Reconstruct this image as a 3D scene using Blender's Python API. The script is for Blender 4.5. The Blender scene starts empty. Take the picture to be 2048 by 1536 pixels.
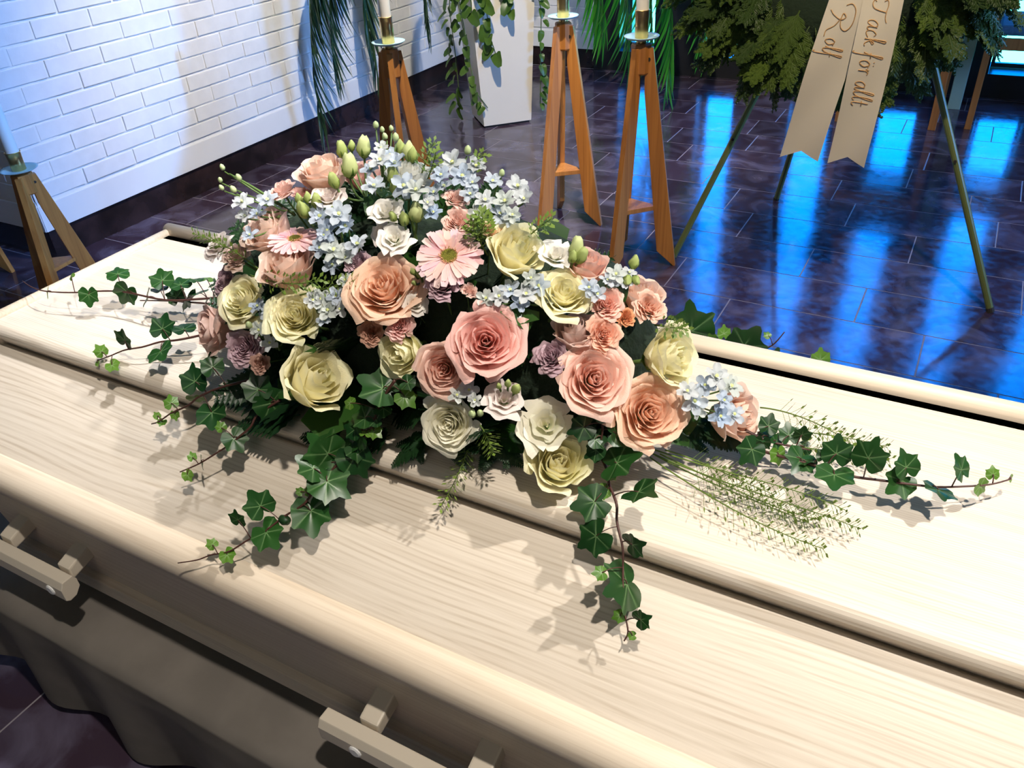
import bpy, bmesh, math, random
import numpy as np
from mathutils import Vector, Matrix
random.seed(7)
PI = math.pi
# ------------------------------------------------------------------ camera
SC = bpy.context.scene
COL = SC.collection
R3 = Matrix(((0.8769645524652238, -0.2313617884210165, 0.4211946065396593),
             (0.4776674533482428, 0.51561481357215, -0.7113193151017069),
             (-0.052602069648198024, 0.824992779897852, 0.5626899105059023)))
CAM = Vector((0, 0, 1.41))
FP = 1615.4
cd = bpy.data.cameras.new('camera'); cam = bpy.data.objects.new('camera', cd); COL.objects.link(cam)
M4 = R3.to_4x4(); M4.translation = CAM
cam.matrix_world = M4
cd.sensor_width = 36; cd.lens = FP / 2048 * 36; cd.clip_start = .02; cd.clip_end = 100
SC.camera = cam
# ------------------------------------------------------------------ world and light
SC.view_settings.view_transform = 'Standard'; SC.view_settings.look = 'None'
SC.view_settings.gamma = 1; SC.view_settings.use_curve_mapping = False
SC.view_settings.exposure = 0.0
W = bpy.data.worlds.new('sky'); SC.world = W; W.use_nodes = True
nt = W.node_tree; nt.nodes.clear()
wo = nt.nodes.new('ShaderNodeOutputWorld'); bg = nt.nodes.new('ShaderNodeBackground')
geo = nt.nodes.new('ShaderNodeTexCoord'); sep = nt.nodes.new('ShaderNodeSeparateXYZ')
mr = nt.nodes.new('ShaderNodeMapRange'); mr.inputs[1].default_value = -.35; mr.inputs[2].default_value = .45
cr = nt.nodes.new('ShaderNodeValToRGB')
cr.color_ramp.elements[0].position = 0; cr.color_ramp.elements[0].color = (.06, .55, .42, 1)
cr.color_ramp.elements[1].position = 1; cr.color_ramp.elements[1].color = (.0, .22, 1, 1)
e = cr.color_ramp.elements.new(.42); e.color = (.05, .60, .62, 1)
e = cr.color_ramp.elements.new(.6); e.color = (.0, .26, .98, 1)
bg.inputs[1].default_value = 13.0
L = nt.links.new
L(geo.outputs['Generated'], sep.inputs[0]); L(sep.outputs[2], mr.inputs[0]); L(mr.outputs[0], cr.inputs[0])
L(cr.outputs[0], bg.inputs[0]); L(bg.outputs[0], wo.inputs[0])


def lamp(kind, name, loc, aim, energy, color, size=.1, **kw):
    l = bpy.data.lights.new(name, kind); o = bpy.data.objects.new(name, l); COL.objects.link(o)
    o.location = loc
    d = Vector(aim) - Vector(loc)
    o.rotation_euler = d.to_track_quat('-Z', 'Y').to_euler()
    l.color = color
    if kind != 'SUN': l.energy = energy
    if kind == 'AREA': l.size = size
    elif kind == 'SPOT': l.shadow_soft_size = size; l.energy = energy
    for k, v in kw.items(): setattr(l, k, v)
    return o


lamp('SPOT', 'ceiling_spot', (1.15, 1.05, 2.85), (-.45, .75, .8), 230, (1, .95, .89), .03, spot_size=1.0, spot_blend=.6)
lamp('SPOT', 'ceiling_spot', (.35, .10, 2.85), (-.45, .65, .8), 180, (1, .91, .80), .03, spot_size=.95, spot_blend=.7)
lamp('SPOT', 'ceiling_spot', (-.2, 1.0, 2.85), (-1.15, .95, .8), 210, (.95, .96, 1), .04, spot_size=.62, spot_blend=.8)
lamp('SPOT', 'ceiling_spot', (-1.1, 2.3, 2.85), (-2.8, 4.0, .3), 430, (1, .9, .78), .03, spot_size=1.5, spot_blend=.6)
lamp('SPOT', 'ceiling_spot', (.1, 1.3, 2.85), (-.45, 2.8, .8), 210, (1, .82, .6), .04, spot_size=.8, spot_blend=.6)
lamp('AREA', 'front_fill_light', (.2, -1.5, 2.9), (-.4, .3, .3), 12, (1, .9, .8), 1.4)  # unseen fill lamp, added to lift the dark coffin side
lamp('AREA', 'right_blue_fill', (3.3, 3.6, 1.5), (-3.2, 3.4, .4), 40, (.16, .4, 1), .9, spread=1.4)  # unseen blue fill, added for the room; wall_right has no window
lamp('SPOT', 'left_wall_blue_spot', (1.5, 1.75, 2.92), (-3.28, 1.75, .95), 950, (.13, .37, 1), .02, spot_size=.40, spot_blend=.15)  # blue spot added to stand in for window daylight on the left wall
lamp('SPOT', 'left_wall_blue_spot', (2.6, 1.4, 2.3), (-3.28, 3.95, .35), 900, (.2, .44, 1), .02, spot_size=.14, spot_blend=.15)  # second added blue spot, narrow, for the patch behind the palm
for wx in (-2.105, -1.535, -.915, -.405, .155, .715):
    o = lamp('AREA', 'window_portal', (wx, 5.8, 1.4), (wx, 0, 1.4), 1, (1, 1, 1), .3)
    o.data.shape = 'RECTANGLE'; o.data.size = .25; o.data.size_y = 2.5
    o.data.cycles.is_portal = True

# ------------------------------------------------------------------ helpers


def tag(o, label=None, cat=None, group=None, kind=None):
    if label: o['label'] = label
    if cat: o['category'] = cat
    if group: o['group'] = group
    if kind: o['kind'] = kind
    return o


def thing(name, loc, label, cat, group=None, rz=0):
    o = bpy.data.objects.new(name, None); COL.objects.link(o)
    o.location = loc; o.rotation_euler = (0, 0, rz); o.empty_display_size = .05
    return tag(o, label, cat, group)


def addo(name, me, parent=None, loc=(0, 0, 0), mat=None, rot=None, scale=None, color=None):
    o = bpy.data.objects.new(name, me); COL.objects.link(o)
    if parent: o.parent = parent
    if mat is not None and not me.materials: me.materials.append(mat)
    o.location = loc
    if rot is not None: o.rotation_mode = 'QUATERNION'; o.rotation_quaternion = rot
    if scale is not None: o.scale = (scale,) * 3 if isinstance(scale, (int, float)) else scale
    if color is not None: o.color = (*color, 1)
    return o


def mesh(name, verts, faces, smooth=False, uv=None, mat=None):
    me = bpy.data.meshes.new(name); me.from_pydata([tuple(v) for v in verts], [], faces); me.update()
    if smooth: me.polygons.foreach_set('use_smooth', [True] * len(me.polygons))
    if uv is not None:
        l = me.uv_layers.new(name='UVMap')
        idx = np.empty(len(me.loops), int); me.loops.foreach_get('vertex_index', idx)
        l.data.foreach_set('uv', np.asarray(uv, float)[idx].ravel())
    if mat: me.materials.append(mat)
    return me


class MB:
    def __init__(s): s.v = []; s.f = []; s.uv = []

    def box(s, a, b, M=None):
        n = len(s.v)
        for z in (a[2], b[2]):
            for (x, y) in ((a[0], a[1]), (b[0], a[1]), (b[0], b[1]), (a[0], b[1])):
                p = Vector((x, y, z)); s.v.append(M @ p if M else p); s.uv.append((0, 0))
        s.f += [tuple(n + i for i in q) for q in ((3, 2, 1, 0), (4, 5, 6, 7), (0, 1, 5, 4), (1, 2, 6, 5), (2, 3, 7, 6), (3, 0, 4, 7))]
        return s

    def tube(s, pts, rad, n=6, cap=True):
        pts = [Vector(p) for p in pts]; m = len(pts)
        if not hasattr(rad, '__len__'): rad = [rad] * m
        up = None; base = len(s.v)
        for i, p in enumerate(pts):
            d = (pts[min(i + 1, m - 1)] - pts[max(i - 1, 0)])
            if d.length < 1e-9: d = Vector((0, 0, 1))
            d.normalize()
            if up is None:
                up = Vector((0, 0, 1)) if abs(d.z) < .9 else Vector((1, 0, 0))
            a = d.cross(up); a = a.normalized() if a.length > 1e-6 else d.orthogonal().normalized()
            b = a.cross(d); up = b
            for k in range(n):
                t = 2 * PI * k / n
                s.v.append(p + (a * math.cos(t) + b * math.sin(t)) * rad[i]); s.uv.append((k / n, i / (m - 1)))
        for i in range(m - 1):
            for k in range(n):
                s.f.append((base + i * n + k, base + i * n + (k + 1) % n, base + (i + 1) * n + (k + 1) % n, base + (i + 1) * n + k))
        if cap:
            s.f.append(tuple(base + k for k in range(n))[::-1]); s.f.append(tuple(base + (m - 1) * n + k for k in range(n)))
        return s

    def lathe(s, prof, n=16, M=None):
        base = len(s.v)
        for i, (r, z) in enumerate(prof):
            for k in range(n):
                t = 2 * PI * k / n; p = Vector((r * math.cos(t), r * math.sin(t), z))
                s.v.append(M @ p if M else p); s.uv.append((k / n, i / (len(prof) - 1)))
        for i in range(len(prof) - 1):
            for k in range(n):
                s.f.append((base + i * n + k, base + i * n + (k + 1) % n, base + (i + 1) * n + (k + 1) % n, base + (i + 1) * n + k))
        s.f.append(tuple(base + k for k in range(n))[::-1]); s.f.append(tuple(base + (len(prof) - 1) * n + k for k in range(n)))
        return s

    def grid(s, fn, nu, nv):
        b = len(s.v)
        for j in range(nv + 1):
            for i in range(nu + 1):
                u = i / nu; v = j / nv
                s.v.append(Vector(fn(u, v))); s.uv.append((u, v))
        for j in range(nv):
            for i in range(nu):
                q = b + j * (nu + 1) + i
                s.f.append((q, q + 1, q + nu + 2, q + nu + 1))
        return s

    def poly(s, prof, x0, x1):
        """profile of (y, z) extruded along x"""
        b = len(s.v); n = len(prof)
        for x in (x0, x1):
            for (y, z) in prof: s.v.append(Vector((x, y, z))); s.uv.append((0, 0))
        for i in range(n): s.f.append((b + i, b + (i + 1) % n, b + n + (i + 1) % n, b + n + i))
        s.f.append(tuple(b + i for i in range(n))[::-1]); s.f.append(tuple(b + n + i for i in range(n)))
        return s

    def mesh(s, name, mat=None, smooth=False): return mesh(name, s.v, s.f, smooth, s.uv, mat)

    def build(s, name, mat, parent=None, smooth=False, bevel=0, **kw):
        me = s.mesh(name, mat, smooth)
        if bevel:
            bm = bmesh.new(); bm.from_mesh(me)
            bmesh.ops.recalc_face_normals(bm, faces=bm.faces)
            ed = [e_ for e_ in bm.edges if len(e_.link_faces) == 2 and e_.calc_face_angle(0) > .5]
            bmesh.ops.bevel(bm, geom=ed, offset=bevel, segments=2, affect='EDGES', profile=.6)
            bm.to_mesh(me); bm.free()
        return addo(name, me, parent, **kw)


def lerp(a, b, t): return a + (b - a) * t


def ray(x, y): return R3 @ Vector(((x - 1024) / FP, -(y - 768) / FP, -1))


def on_z(x, y, z): d = ray(x, y); return CAM + d * ((z - CAM.z) / d.z)


def on_y(x, y, Y): d = ray(x, y); return CAM + d * (Y / d.y)


def on_x(x, y, X): d = ray(x, y); return CAM + d * (X / d.x)


def depth(P): return -(R3.transposed() @ (Vector(P) - CAM)).z


def px2m(px, P): return px / FP * depth(P)


def cdir(tx, ty): return (R3 @ Vector((tx, ty, 1))).normalized()


def zrot(axis, spin=0.0):
    a = Vector(axis).normalized()
    return a.to_track_quat('Z', 'Y') @ Matrix.Rotation(spin, 4, 'Z').to_quaternion()


# ------------------------------------------------------------------ materials
def nodes(name):
    m = bpy.data.materials.new(name); m.use_nodes = True
    t = m.node_tree; b = t.nodes['Principled BSDF']; return m, t, b, t.nodes['Material Output']


def N(t, kind, **inp):
    n = t.nodes.new(kind)
    for k, v in inp.items():
        if k.startswith('i'): n.inputs[int(k[1:])].default_value = v
        else: setattr(n, k, v)
    return n


def plain(name, col, rough=.5, metal=0, spec=.5, noise=0, nscale=20, bump=0, coat=0, ncol=None):
    m, t, b, o = nodes(name)
    b.inputs['Base Color'].default_value = (*col, 1); b.inputs['Roughness'].default_value = rough
    b.inputs['Metallic'].default_value = metal; b.inputs['Specular IOR Level'].default_value = spec
    b.inputs['Coat Weight'].default_value = coat
    if noise or bump:
        tc = N(t, 'ShaderNodeTexCoord'); nz = N(t, 'ShaderNodeTexNoise'); nz.inputs['Scale'].default_value = nscale; nz.inputs['Detail'].default_value = 5
        t.links.new(tc.outputs['Object'], nz.inputs['Vector'])
        if noise:
            r = N(t, 'ShaderNodeValToRGB'); c2 = ncol or tuple(c * (1 - noise) for c in col)
            r.color_ramp.elements[0].color = (*c2, 1); r.color_ramp.elements[1].color = (*col, 1)
            r.color_ramp.elements[0].position = .35; r.color_ramp.elements[1].position = .65
            t.links.new(nz.outputs['Fac'], r.inputs[0]); t.links.new(r.outputs[0], b.inputs['Base Color'])
        if bump:
            bp = N(t, 'ShaderNodeBump'); bp.inputs['Strength'].default_value = bump; bp.inputs['Distance'].default_value = .01
            t.links.new(nz.outputs['Fac'], bp.inputs['Height']); t.links.new(bp.outputs[0], b.inputs['Normal'])
    return m


def wood(name, light, dark, sc=(3, 150, 150), fine=(10, 420, 420), rough=.45, ring=0.0, amt=1.0):
    m, t, b, o = nodes(name)
    tc = N(t, 'ShaderNodeTexCoord')
    mp = N(t, 'ShaderNodeMapping'); mp.inputs['Scale'].default_value = sc
    mf = N(t, 'ShaderNodeMapping'); mf.inputs['Scale'].default_value = fine
    t.links.new(tc.outputs['Object'], mp.inputs[0]); t.links.new(tc.outputs['Object'], mf.inputs[0])
    n1 = N(t, 'ShaderNodeTexNoise'); n1.inputs['Scale'].default_value = 1; n1.inputs['Detail'].default_value = 4; n1.inputs['Distortion'].default_value = .6
    n2 = N(t, 'ShaderNodeTexNoise'); n2.inputs['Scale'].default_value = 1; n2.inputs['Detail'].default_value = 2
    t.links.new(mp.outputs[0], n1.inputs['Vector']); t.links.new(mf.outputs[0], n2.inputs['Vector'])
    r1 = N(t, 'ShaderNodeMapRange', i1=.42, i2=.62); r2 = N(t, 'ShaderNodeMapRange', i1=.5, i2=.72)
    t.links.new(n1.outputs['Fac'], r1.inputs[0]); t.links.new(n2.outputs['Fac'], r2.inputs[0])
    a = N(t, 'ShaderNodeMath', operation='MULTIPLY', i1=.45 * amt); t.links.new(r1.outputs[0], a.inputs[0])
    a2 = N(t, 'ShaderNodeMath', operation='MULTIPLY', i1=.4 * amt); t.links.new(r2.outputs[0], a2.inputs[0])
    s = N(t, 'ShaderNodeMath', operation='ADD'); t.links.new(a.outputs[0], s.inputs[0]); t.links.new(a2.outputs[0], s.inputs[1])
    last = s
    if ring:
        mg = N(t, 'ShaderNodeMapping'); mg.inputs['Scale'].default_value = (1.3, 5.5, 3)
        t.links.new(tc.outputs['Object'], mg.inputs[0])
        nz = N(t, 'ShaderNodeTexNoise'); nz.inputs['Scale'].default_value = 1; nz.inputs['Detail'].default_value = 1.2
        t.links.new(mg.outputs[0], nz.inputs['Vector'])
        sx = N(t, 'ShaderNodeSeparateXYZ'); t.links.new(tc.outputs['Object'], sx.inputs[0])
        zz = N(t, 'ShaderNodeMath', operation='MULTIPLY', i1=-.6); t.links.new(sx.outputs[2], zz.inputs[0])
        yz = N(t, 'ShaderNodeMath', operation='ADD'); t.links.new(sx.outputs[1], yz.inputs[0]); t.links.new(zz.outputs[0], yz.inputs[1])
        ky = N(t, 'ShaderNodeMath', operation='MULTIPLY', i1=1650.0); t.links.new(yz.outputs[0], ky.inputs[0])
        mu = N(t, 'ShaderNodeMath', operation='MULTIPLY', i1=105.0); t.links.new(nz.outputs['Fac'], mu.inputs[0])
        cc = N(t, 'ShaderNodeMath', operation='ADD'); t.links.new(ky.outputs[0], cc.inputs[0]); t.links.new(mu.outputs[0], cc.inputs[1])
        si = N(t, 'ShaderNodeMath', operation='SINE'); t.links.new(cc.outputs[0], si.inputs[0])
        rr = N(t, 'ShaderNodeMapRange', i1=.1, i2=1.0, i3=0.0, i4=ring); t.links.new(si.outputs[0], rr.inputs[0])
        n4 = N(t, 'ShaderNodeTexNoise'); n4.inputs['Scale'].default_value = 1; m4 = N(t, 'ShaderNodeMapping'); m4.inputs['Scale'].default_value = (9, 60, 60)
        t.links.new(tc.outputs['Object'], m4.inputs[0]); t.links.new(m4.outputs[0], n4.inputs['Vector'])
        r4 = N(t, 'ShaderNodeMapRange', i1=.38, i2=.62, i3=.25, i4=1.0); t.links.new(n4.outputs['Fac'], r4.inputs[0])
        mm = N(t, 'ShaderNodeMath', operation='MULTIPLY'); t.links.new(rr.outputs[0], mm.inputs[0]); t.links.new(r4.outputs[0], mm.inputs[1])
        ad = N(t, 'ShaderNodeMath', operation='ADD'); t.links.new(s.outputs[0], ad.inputs[0]); t.links.new(mm.outputs[0], ad.inputs[1]); last = ad
    mx = N(t, 'ShaderNodeMix', data_type='RGBA'); mx.inputs['A'].default_value = (*light, 1); mx.inputs['B'].default_value = (*dark, 1)
    mx.clamp_factor = True
    t.links.new(last.outputs[0], mx.inputs['Factor']); t.links.new(mx.outputs['Result'], b.inputs['Base Color'])
    bp = N(t, 'ShaderNodeBump'); bp.inputs['Strength'].default_value = .12; bp.inputs['Distance'].default_value = .001; bp.invert = True
    t.links.new(last.outputs[0], bp.inputs['Height']); t.links.new(bp.outputs[0], b.inputs['Normal'])
    b.inputs['Roughness'].default_value = rough
    return m


def leafy(name, c0, c1, trans=.3, rough=.4, vein=None, objcol=False, spec=.5):
    """leaf: colour varies per object; UV.x carries the vein mask"""
    m, t, b, o = nodes(name)
    oi = N(t, 'ShaderNodeObjectInfo')
    mx = N(t, 'ShaderNodeMix', data_type='RGBA'); mx.inputs['A'].default_value = (*c0, 1); mx.inputs['B'].default_value = (*c1, 1)
    t.links.new(oi.outputs['Random'], mx.inputs['Factor']); col = mx.outputs['Result']
    if objcol:
        m3 = N(t, 'ShaderNodeMix', data_type='RGBA', blend_type='MULTIPLY'); m3.inputs['Factor'].default_value = 1
        t.links.new(col, m3.inputs['A']); t.links.new(oi.outputs['Color'], m3.inputs['B']); col = m3.outputs['Result']
    if vein:
        uv = N(t, 'ShaderNodeUVMap'); sp = N(t, 'ShaderNodeSeparateXYZ'); t.links.new(uv.outputs[0], sp.inputs[0])
        pw = N(t, 'ShaderNodeMath', operation='POWER', i1=2.2); t.links.new(sp.outputs[0], pw.inputs[0])
        m2 = N(t, 'ShaderNodeMix', data_type='RGBA'); m2.inputs['B'].default_value = (*vein, 1)
        t.links.new(pw.outputs[0], m2.inputs['Factor']); t.links.new(col, m2.inputs['A']); col = m2.outputs['Result']
    t.links.new(col, b.inputs['Base Color']); b.inputs['Roughness'].default_value = rough; b.inputs['Specular IOR Level'].default_value = spec
    if trans:
        tr = N(t, 'ShaderNodeBsdfTranslucent'); t.links.new(col, tr.inputs[0]); ms = N(t, 'ShaderNodeMixShader', i0=trans)
        t.links.new(b.outputs[0], ms.inputs[1]); t.links.new(tr.outputs[0], ms.inputs[2]); t.links.new(ms.outputs[0], o.inputs[0])
    return m


def petal_mat(name, gamma=1.7, trans=.3, green=0.0):
    """colour comes from the object's colour, more saturated towards the petal's foot (UV.y = 0)"""
    m, t, b, o = nodes(name)
    oi = N(t, 'ShaderNodeObjectInfo'); uv = N(t, 'ShaderNodeUVMap'); sp = N(t, 'ShaderNodeSeparateXYZ'); t.links.new(uv.outputs[0], sp.inputs[0])
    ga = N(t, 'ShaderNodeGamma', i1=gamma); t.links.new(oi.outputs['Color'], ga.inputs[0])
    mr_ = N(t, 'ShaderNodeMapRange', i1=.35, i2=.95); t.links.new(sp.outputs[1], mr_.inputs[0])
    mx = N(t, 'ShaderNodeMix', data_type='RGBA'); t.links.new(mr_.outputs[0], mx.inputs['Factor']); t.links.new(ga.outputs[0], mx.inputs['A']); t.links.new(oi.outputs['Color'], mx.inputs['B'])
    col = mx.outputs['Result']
    if green:
        g = N(t, 'ShaderNodeMapRange', i1=.0, i2=.45, i3=green, i4=0.0); t.links.new(sp.outputs[1], g.inputs[0])
        m2 = N(t, 'ShaderNodeMix', data_type='RGBA'); m2.inputs['B'].default_value = (.42, .55, .12, 1)
        t.links.new(g.outputs[0], m2.inputs['Factor']); t.links.new(col, m2.inputs['A']); col = m2.outputs['Result']
    t.links.new(col, b.inputs['Base Color']); b.inputs['Roughness'].default_value = .6; b.inputs['Specular IOR Level'].default_value = .2
    tc = N(t, 'ShaderNodeTexCoord'); nz = N(t, 'ShaderNodeTexNoise'); nz.inputs['Scale'].default_value = 9
    mp = N(t, 'ShaderNodeMapping'); mp.inputs['Scale'].default_value = (14, 1, 1)
    t.links.new(uv.outputs[0], mp.inputs[0]); t.links.new(mp.outputs[0], nz.inputs['Vector'])
    bp = N(t, 'ShaderNodeBump'); bp.inputs['Strength'].default_value = .25; bp.inputs['Distance'].default_value = .02
    t.links.new(nz.outputs['Fac'], bp.inputs['Height']); t.links.new(bp.outputs[0], b.inputs['Normal'])
    tr = N(t, 'ShaderNodeBsdfTranslucent'); t.links.new(col, tr.inputs[0]); ms = N(t, 'ShaderNodeMixShader', i0=trans)
    t.links.new(b.outputs[0], ms.inputs[1]); t.links.new(tr.outputs[0], ms.inputs[2]); t.links.new(ms.outputs[0], o.inputs[0])
    return m


MT = {}
MT['ash'] = wood('ash_veneer', (.80, .71, .60), (.52, .42, .31), ring=.45, amt=.5)
MT['ash_plain'] = wood('ash_solid', (.78, .665, .53), (.55, .43, .31), amt=.7)
MT['teak'] = wood('oiled_wood', (.50, .205, .045), (.27, .09, .018), sc=(40, 40, 1.5), fine=(160, 160, 4), rough=.4)
MT['chairwood'] = wood('chair_wood', (.46, .19, .05), (.28, .1, .025), sc=(30, 30, 2), fine=(120, 120, 5), rough=.4)
MT['handle'] = plain('cream_plastic', (.62, .55, .45), .45)
MT['gap'] = plain('dark_gap', (.03, .025, .02), .9)
MT['brick'] = plain('white_painted_brick', (.80, .80, .79), .55, noise=.06, nscale=14, bump=.35)
MT['mortar'] = plain('white_painted_mortar', (.80, .80, .79), .7, bump=.3, nscale=30)
MT['plaster'] = plain('white_plaster', (.80, .80, .79), .5, noise=.05, nscale=5)
MT['stone'] = plain('dark_skirting_stone', (.035, .02, .02), .25, noise=.6, nscale=9, ncol=(.012, .008, .008))
MT['dark'] = plain('black_window_wall', (.012, .012, .014), .35)
MT['ceil'] = plain('ceiling_paint', (.5, .48, .45), .8)
MT['sidewall'] = plain('room_wall_paint', (.35, .33, .31), .8)
MT['brass'] = plain('polished_brass', (.75, .52, .2), .3, metal=1)
MT['glassdish'] = plain('pale_glass_dish', (.45, .7, .75), .35, spec=.4)
MT['wax'] = plain('white_wax', (.86, .82, .74), .35)
MT['planter'] = plain('white_planter_paint', (.80, .73, .60), .3, noise=.05, nscale=3)
MT['soil'] = plain('potting_soil', (.03, .02, .012), .95, bump=.6, nscale=60)
MT['easel'] = plain('olive_green_metal', (.13, .16, .05), .35)
MT['cloth'] = plain('grey_brown_velvet', (.20, .178, .155), .9, noise=.28, nscale=7, bump=.1)
MT['gold'] = plain('gold_print', (.62, .36, .14), .45)
MT['satin'] = plain('ivory_satin', (.80, .73, .60), .38, spec=.4)
MT['blue'] = plain('blue_seat_fabric', (.10, .20, .30), .85, noise=.25, nscale=60)
MT['white'] = plain('white_plastic', (.8, .8, .8), .4)
MT['post'] = plain('pale_green_post', (.42, .62, .5), .4)
MT['stem'] = plain('green_stem', (.10, .17, .04), .5)
MT['vine'] = plain('brown_ivy_stem', (.07, .025, .018), .5)
MT['wire'] = plain('dark_foam', (.008, .02, .008), .95, bump=1, nscale=60)
MT['ivy'] = leafy('ivy_leaf', (.008, .042, .010), (.02, .08, .014), .15, .36, vein=(.20, .34, .14))
MT['ivyy'] = leafy('young_ivy_leaf', (.08, .20, .02), (.13, .26, .035), .25, .35, vein=(.3, .42, .2))
MT['fern'] = leafy('fern_leaf', (.006, .03, .008), (.014, .05, .014), .15, .45)
MT['salal'] = leafy('broad_leaf', (.015, .06, .01), (.03, .09, .015), .2, .3, vein=(.06, .14, .04))
MT['thlaspi'] = leafy('green_sprig', (.12, .2, .03), (.2, .3, .05), .3, .5)
MT['sepal'] = leafy('sepal_green', (.10, .2, .03), (.16, .26, .05), .2, .5)
MT['palm'] = leafy('palm_leaflet', (.015, .13, .015), (.05, .28, .02), .45, .35)
MT['palmdark'] = leafy('palm_leaflet_dark', (.008, .04, .025), (.03, .07, .02), .25, .35)
MT['pothos'] = leafy('pothos_leaf', (.04, .10, .012), (.10, .19, .025), .25, .35, vein=(.1, .18, .04))
MT['thuja'] = leafy('conifer_spray', (.02, .05, .008), (.09, .15, .015), .2, .55)
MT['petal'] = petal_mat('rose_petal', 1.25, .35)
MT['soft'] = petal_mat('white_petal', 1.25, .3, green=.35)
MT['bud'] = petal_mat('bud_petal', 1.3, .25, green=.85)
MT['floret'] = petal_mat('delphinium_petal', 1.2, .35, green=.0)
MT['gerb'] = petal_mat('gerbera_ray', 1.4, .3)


def glass():
    m, t, b, o = nodes('window_glass')
    tr = N(t, 'ShaderNodeBsdfTransparent'); gl = N(t, 'ShaderNodeBsdfGlossy'); gl.inputs['Roughness'].default_value = .02
    fr = N(t, 'ShaderNodeFresnel', i0=1.45); ms = N(t, 'ShaderNodeMixShader')
    t.links.new(fr.outputs[0], ms.inputs[0]); t.links.new(tr.outputs[0], ms.inputs[1]); t.links.new(gl.outputs[0], ms.inputs[2]); t.links.new(ms.outputs[0], o.inputs[0])
    return m


def tile_mat():
    m, t, b, o = nodes('polished_brown_tile_blue_tint')
    tc = N(t, 'ShaderNodeTexCoord'); oi = N(t, 'ShaderNodeObjectInfo')
    ge = N(t, 'ShaderNodeNewGeometry')
    n1 = N(t, 'ShaderNodeTexNoise'); n1.inputs['Scale'].default_value = 4.5; n1.inputs['Detail'].default_value = 8; n1.inputs['Distortion'].default_value = 1.6
    t.links.new(ge.outputs['Position'], n1.inputs['Vector'])
    r = N(t, 'ShaderNodeValToRGB'); r.color_ramp.elements[0].position = .45; r.color_ramp.elements[0].color = (.042, .026, .042, 1)
    r.color_ramp.elements[1].position = .72; r.color_ramp.elements[1].color = (.12, .105, .16, 1)  # blue of the window light is put into the tile colours
    t.links.new(n1.outputs['Fac'], r.inputs[0])
    mp = N(t, 'ShaderNodeMapRange', i3=.75, i4=1.35); t.links.new(oi.outputs['Random'], mp.inputs[0])
    mx = N(t, 'ShaderNodeMix', data_type='RGBA', blend_type='MULTIPLY'); mx.inputs['Factor'].default_value = 1
    t.links.new(r.outputs[0], mx.inputs['A']); t.links.new(mp.outputs[0], mx.inputs['B'])
    t.links.new(mx.outputs['Result'], b.inputs['Base Color'])
    n2 = N(t, 'ShaderNodeTexNoise'); n2.inputs['Scale'].default_value = 30; n2.inputs['Detail'].default_value = 5
    t.links.new(ge.outputs['Position'], n2.inputs['Vector'])
    rr = N(t, 'ShaderNodeMapRange', i1=.35, i2=.75, i3=.09, i4=.2); t.links.new(n2.outputs['Fac'], rr.inputs[0]); t.links.new(rr.outputs[0], b.inputs['Roughness'])
    n3 = N(t, 'ShaderNodeTexNoise'); n3.inputs['Scale'].default_value = 3.2; n3.inputs['Detail'].default_value = 2
    t.links.new(ge.outputs['Position'], n3.inputs['Vector'])
    bp = N(t, 'ShaderNodeBump'); bp.inputs['Strength'].default_value = .1; bp.inputs['Distance'].default_value = .02
    t.links.new(n3.outputs['Fac'], bp.inputs['Height']); t.links.new(bp.outputs[0], b.inputs['Normal'])
    b.inputs['IOR'].default_value = 1.55; b.inputs['Specular IOR Level'].default_value = .6
    return m


MT['glass'] = glass(); MT['tile'] = tile_mat()
MT['grout'] = plain('grey_grout', (.30, .27, .30), .7)

# ------------------------------------------------------------------ setting
WX, WY, YB = -3.283, 1.805, 5.5
fl = MB().box((-4.6, -2.6, -.1), (3.6, YB + .3, -.0008)).build('floor', MT['grout']); tag(fl, kind='structure')
known = {2.58: [-.848, -.183], 2.84: [-1.055, -.418, .3], 3.10: [-.727, -.078, -1.379], 3.36: [-.855, -.351, .2], 3.62: [-1.036, -.455, .085],
         3.885: [-1.252, -.18, .272], 2.32: [.034, -.6]}
rng = random.Random(3)
tiles = []; rest = MB()
y0 = 3.10 - 15 * .262
for r in range(30):
    ya = y0 + r * .262; yb = min(ya + .262, YB)
    if ya > YB: break
    kn = [v for k, v in known.items() if abs(k - ya) < .03]
    kn = sorted(kn[0]) if kn else [rng.uniform(-.6, 0)]
    xs = kn[:]
    x = xs[0]
    while x > -4.55: x -= rng.choice((.42, .52, .58, .65)); xs.insert(0, x)
    x = xs[-1]
    while x < 3.5: x += rng.choice((.42, .52, .58, .65)); xs.append(x)
    for a, b in zip(xs[:-1], xs[1:]):
        cx, cy = (a + b) / 2, (ya + yb) / 2
        v = R3.transposed() @ (Vector((cx, cy, 0)) - CAM)
        vis = v.z < 0 and abs(v.x / -v.z) < .72 and abs(v.y / -v.z) < .56
        under = -1.2 < cx < .7 and .55 < cy < 1.6
        g = .0022
        if vis and not under: tiles.append((a + g, ya + g, b - g, yb - g))
        else: rest.box((a + g, ya + g, -.0008), (b - g, yb - g, .0))
for (a, ya, b, yb) in tiles[:300]:
    MB().box((a, ya, -.0008), (b, yb, 0)).build('tile', MT['tile'], fl, bevel=.0004)
tag(rest.build('distant_tiles', MT['tile'], fl), kind='stuff')


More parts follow.
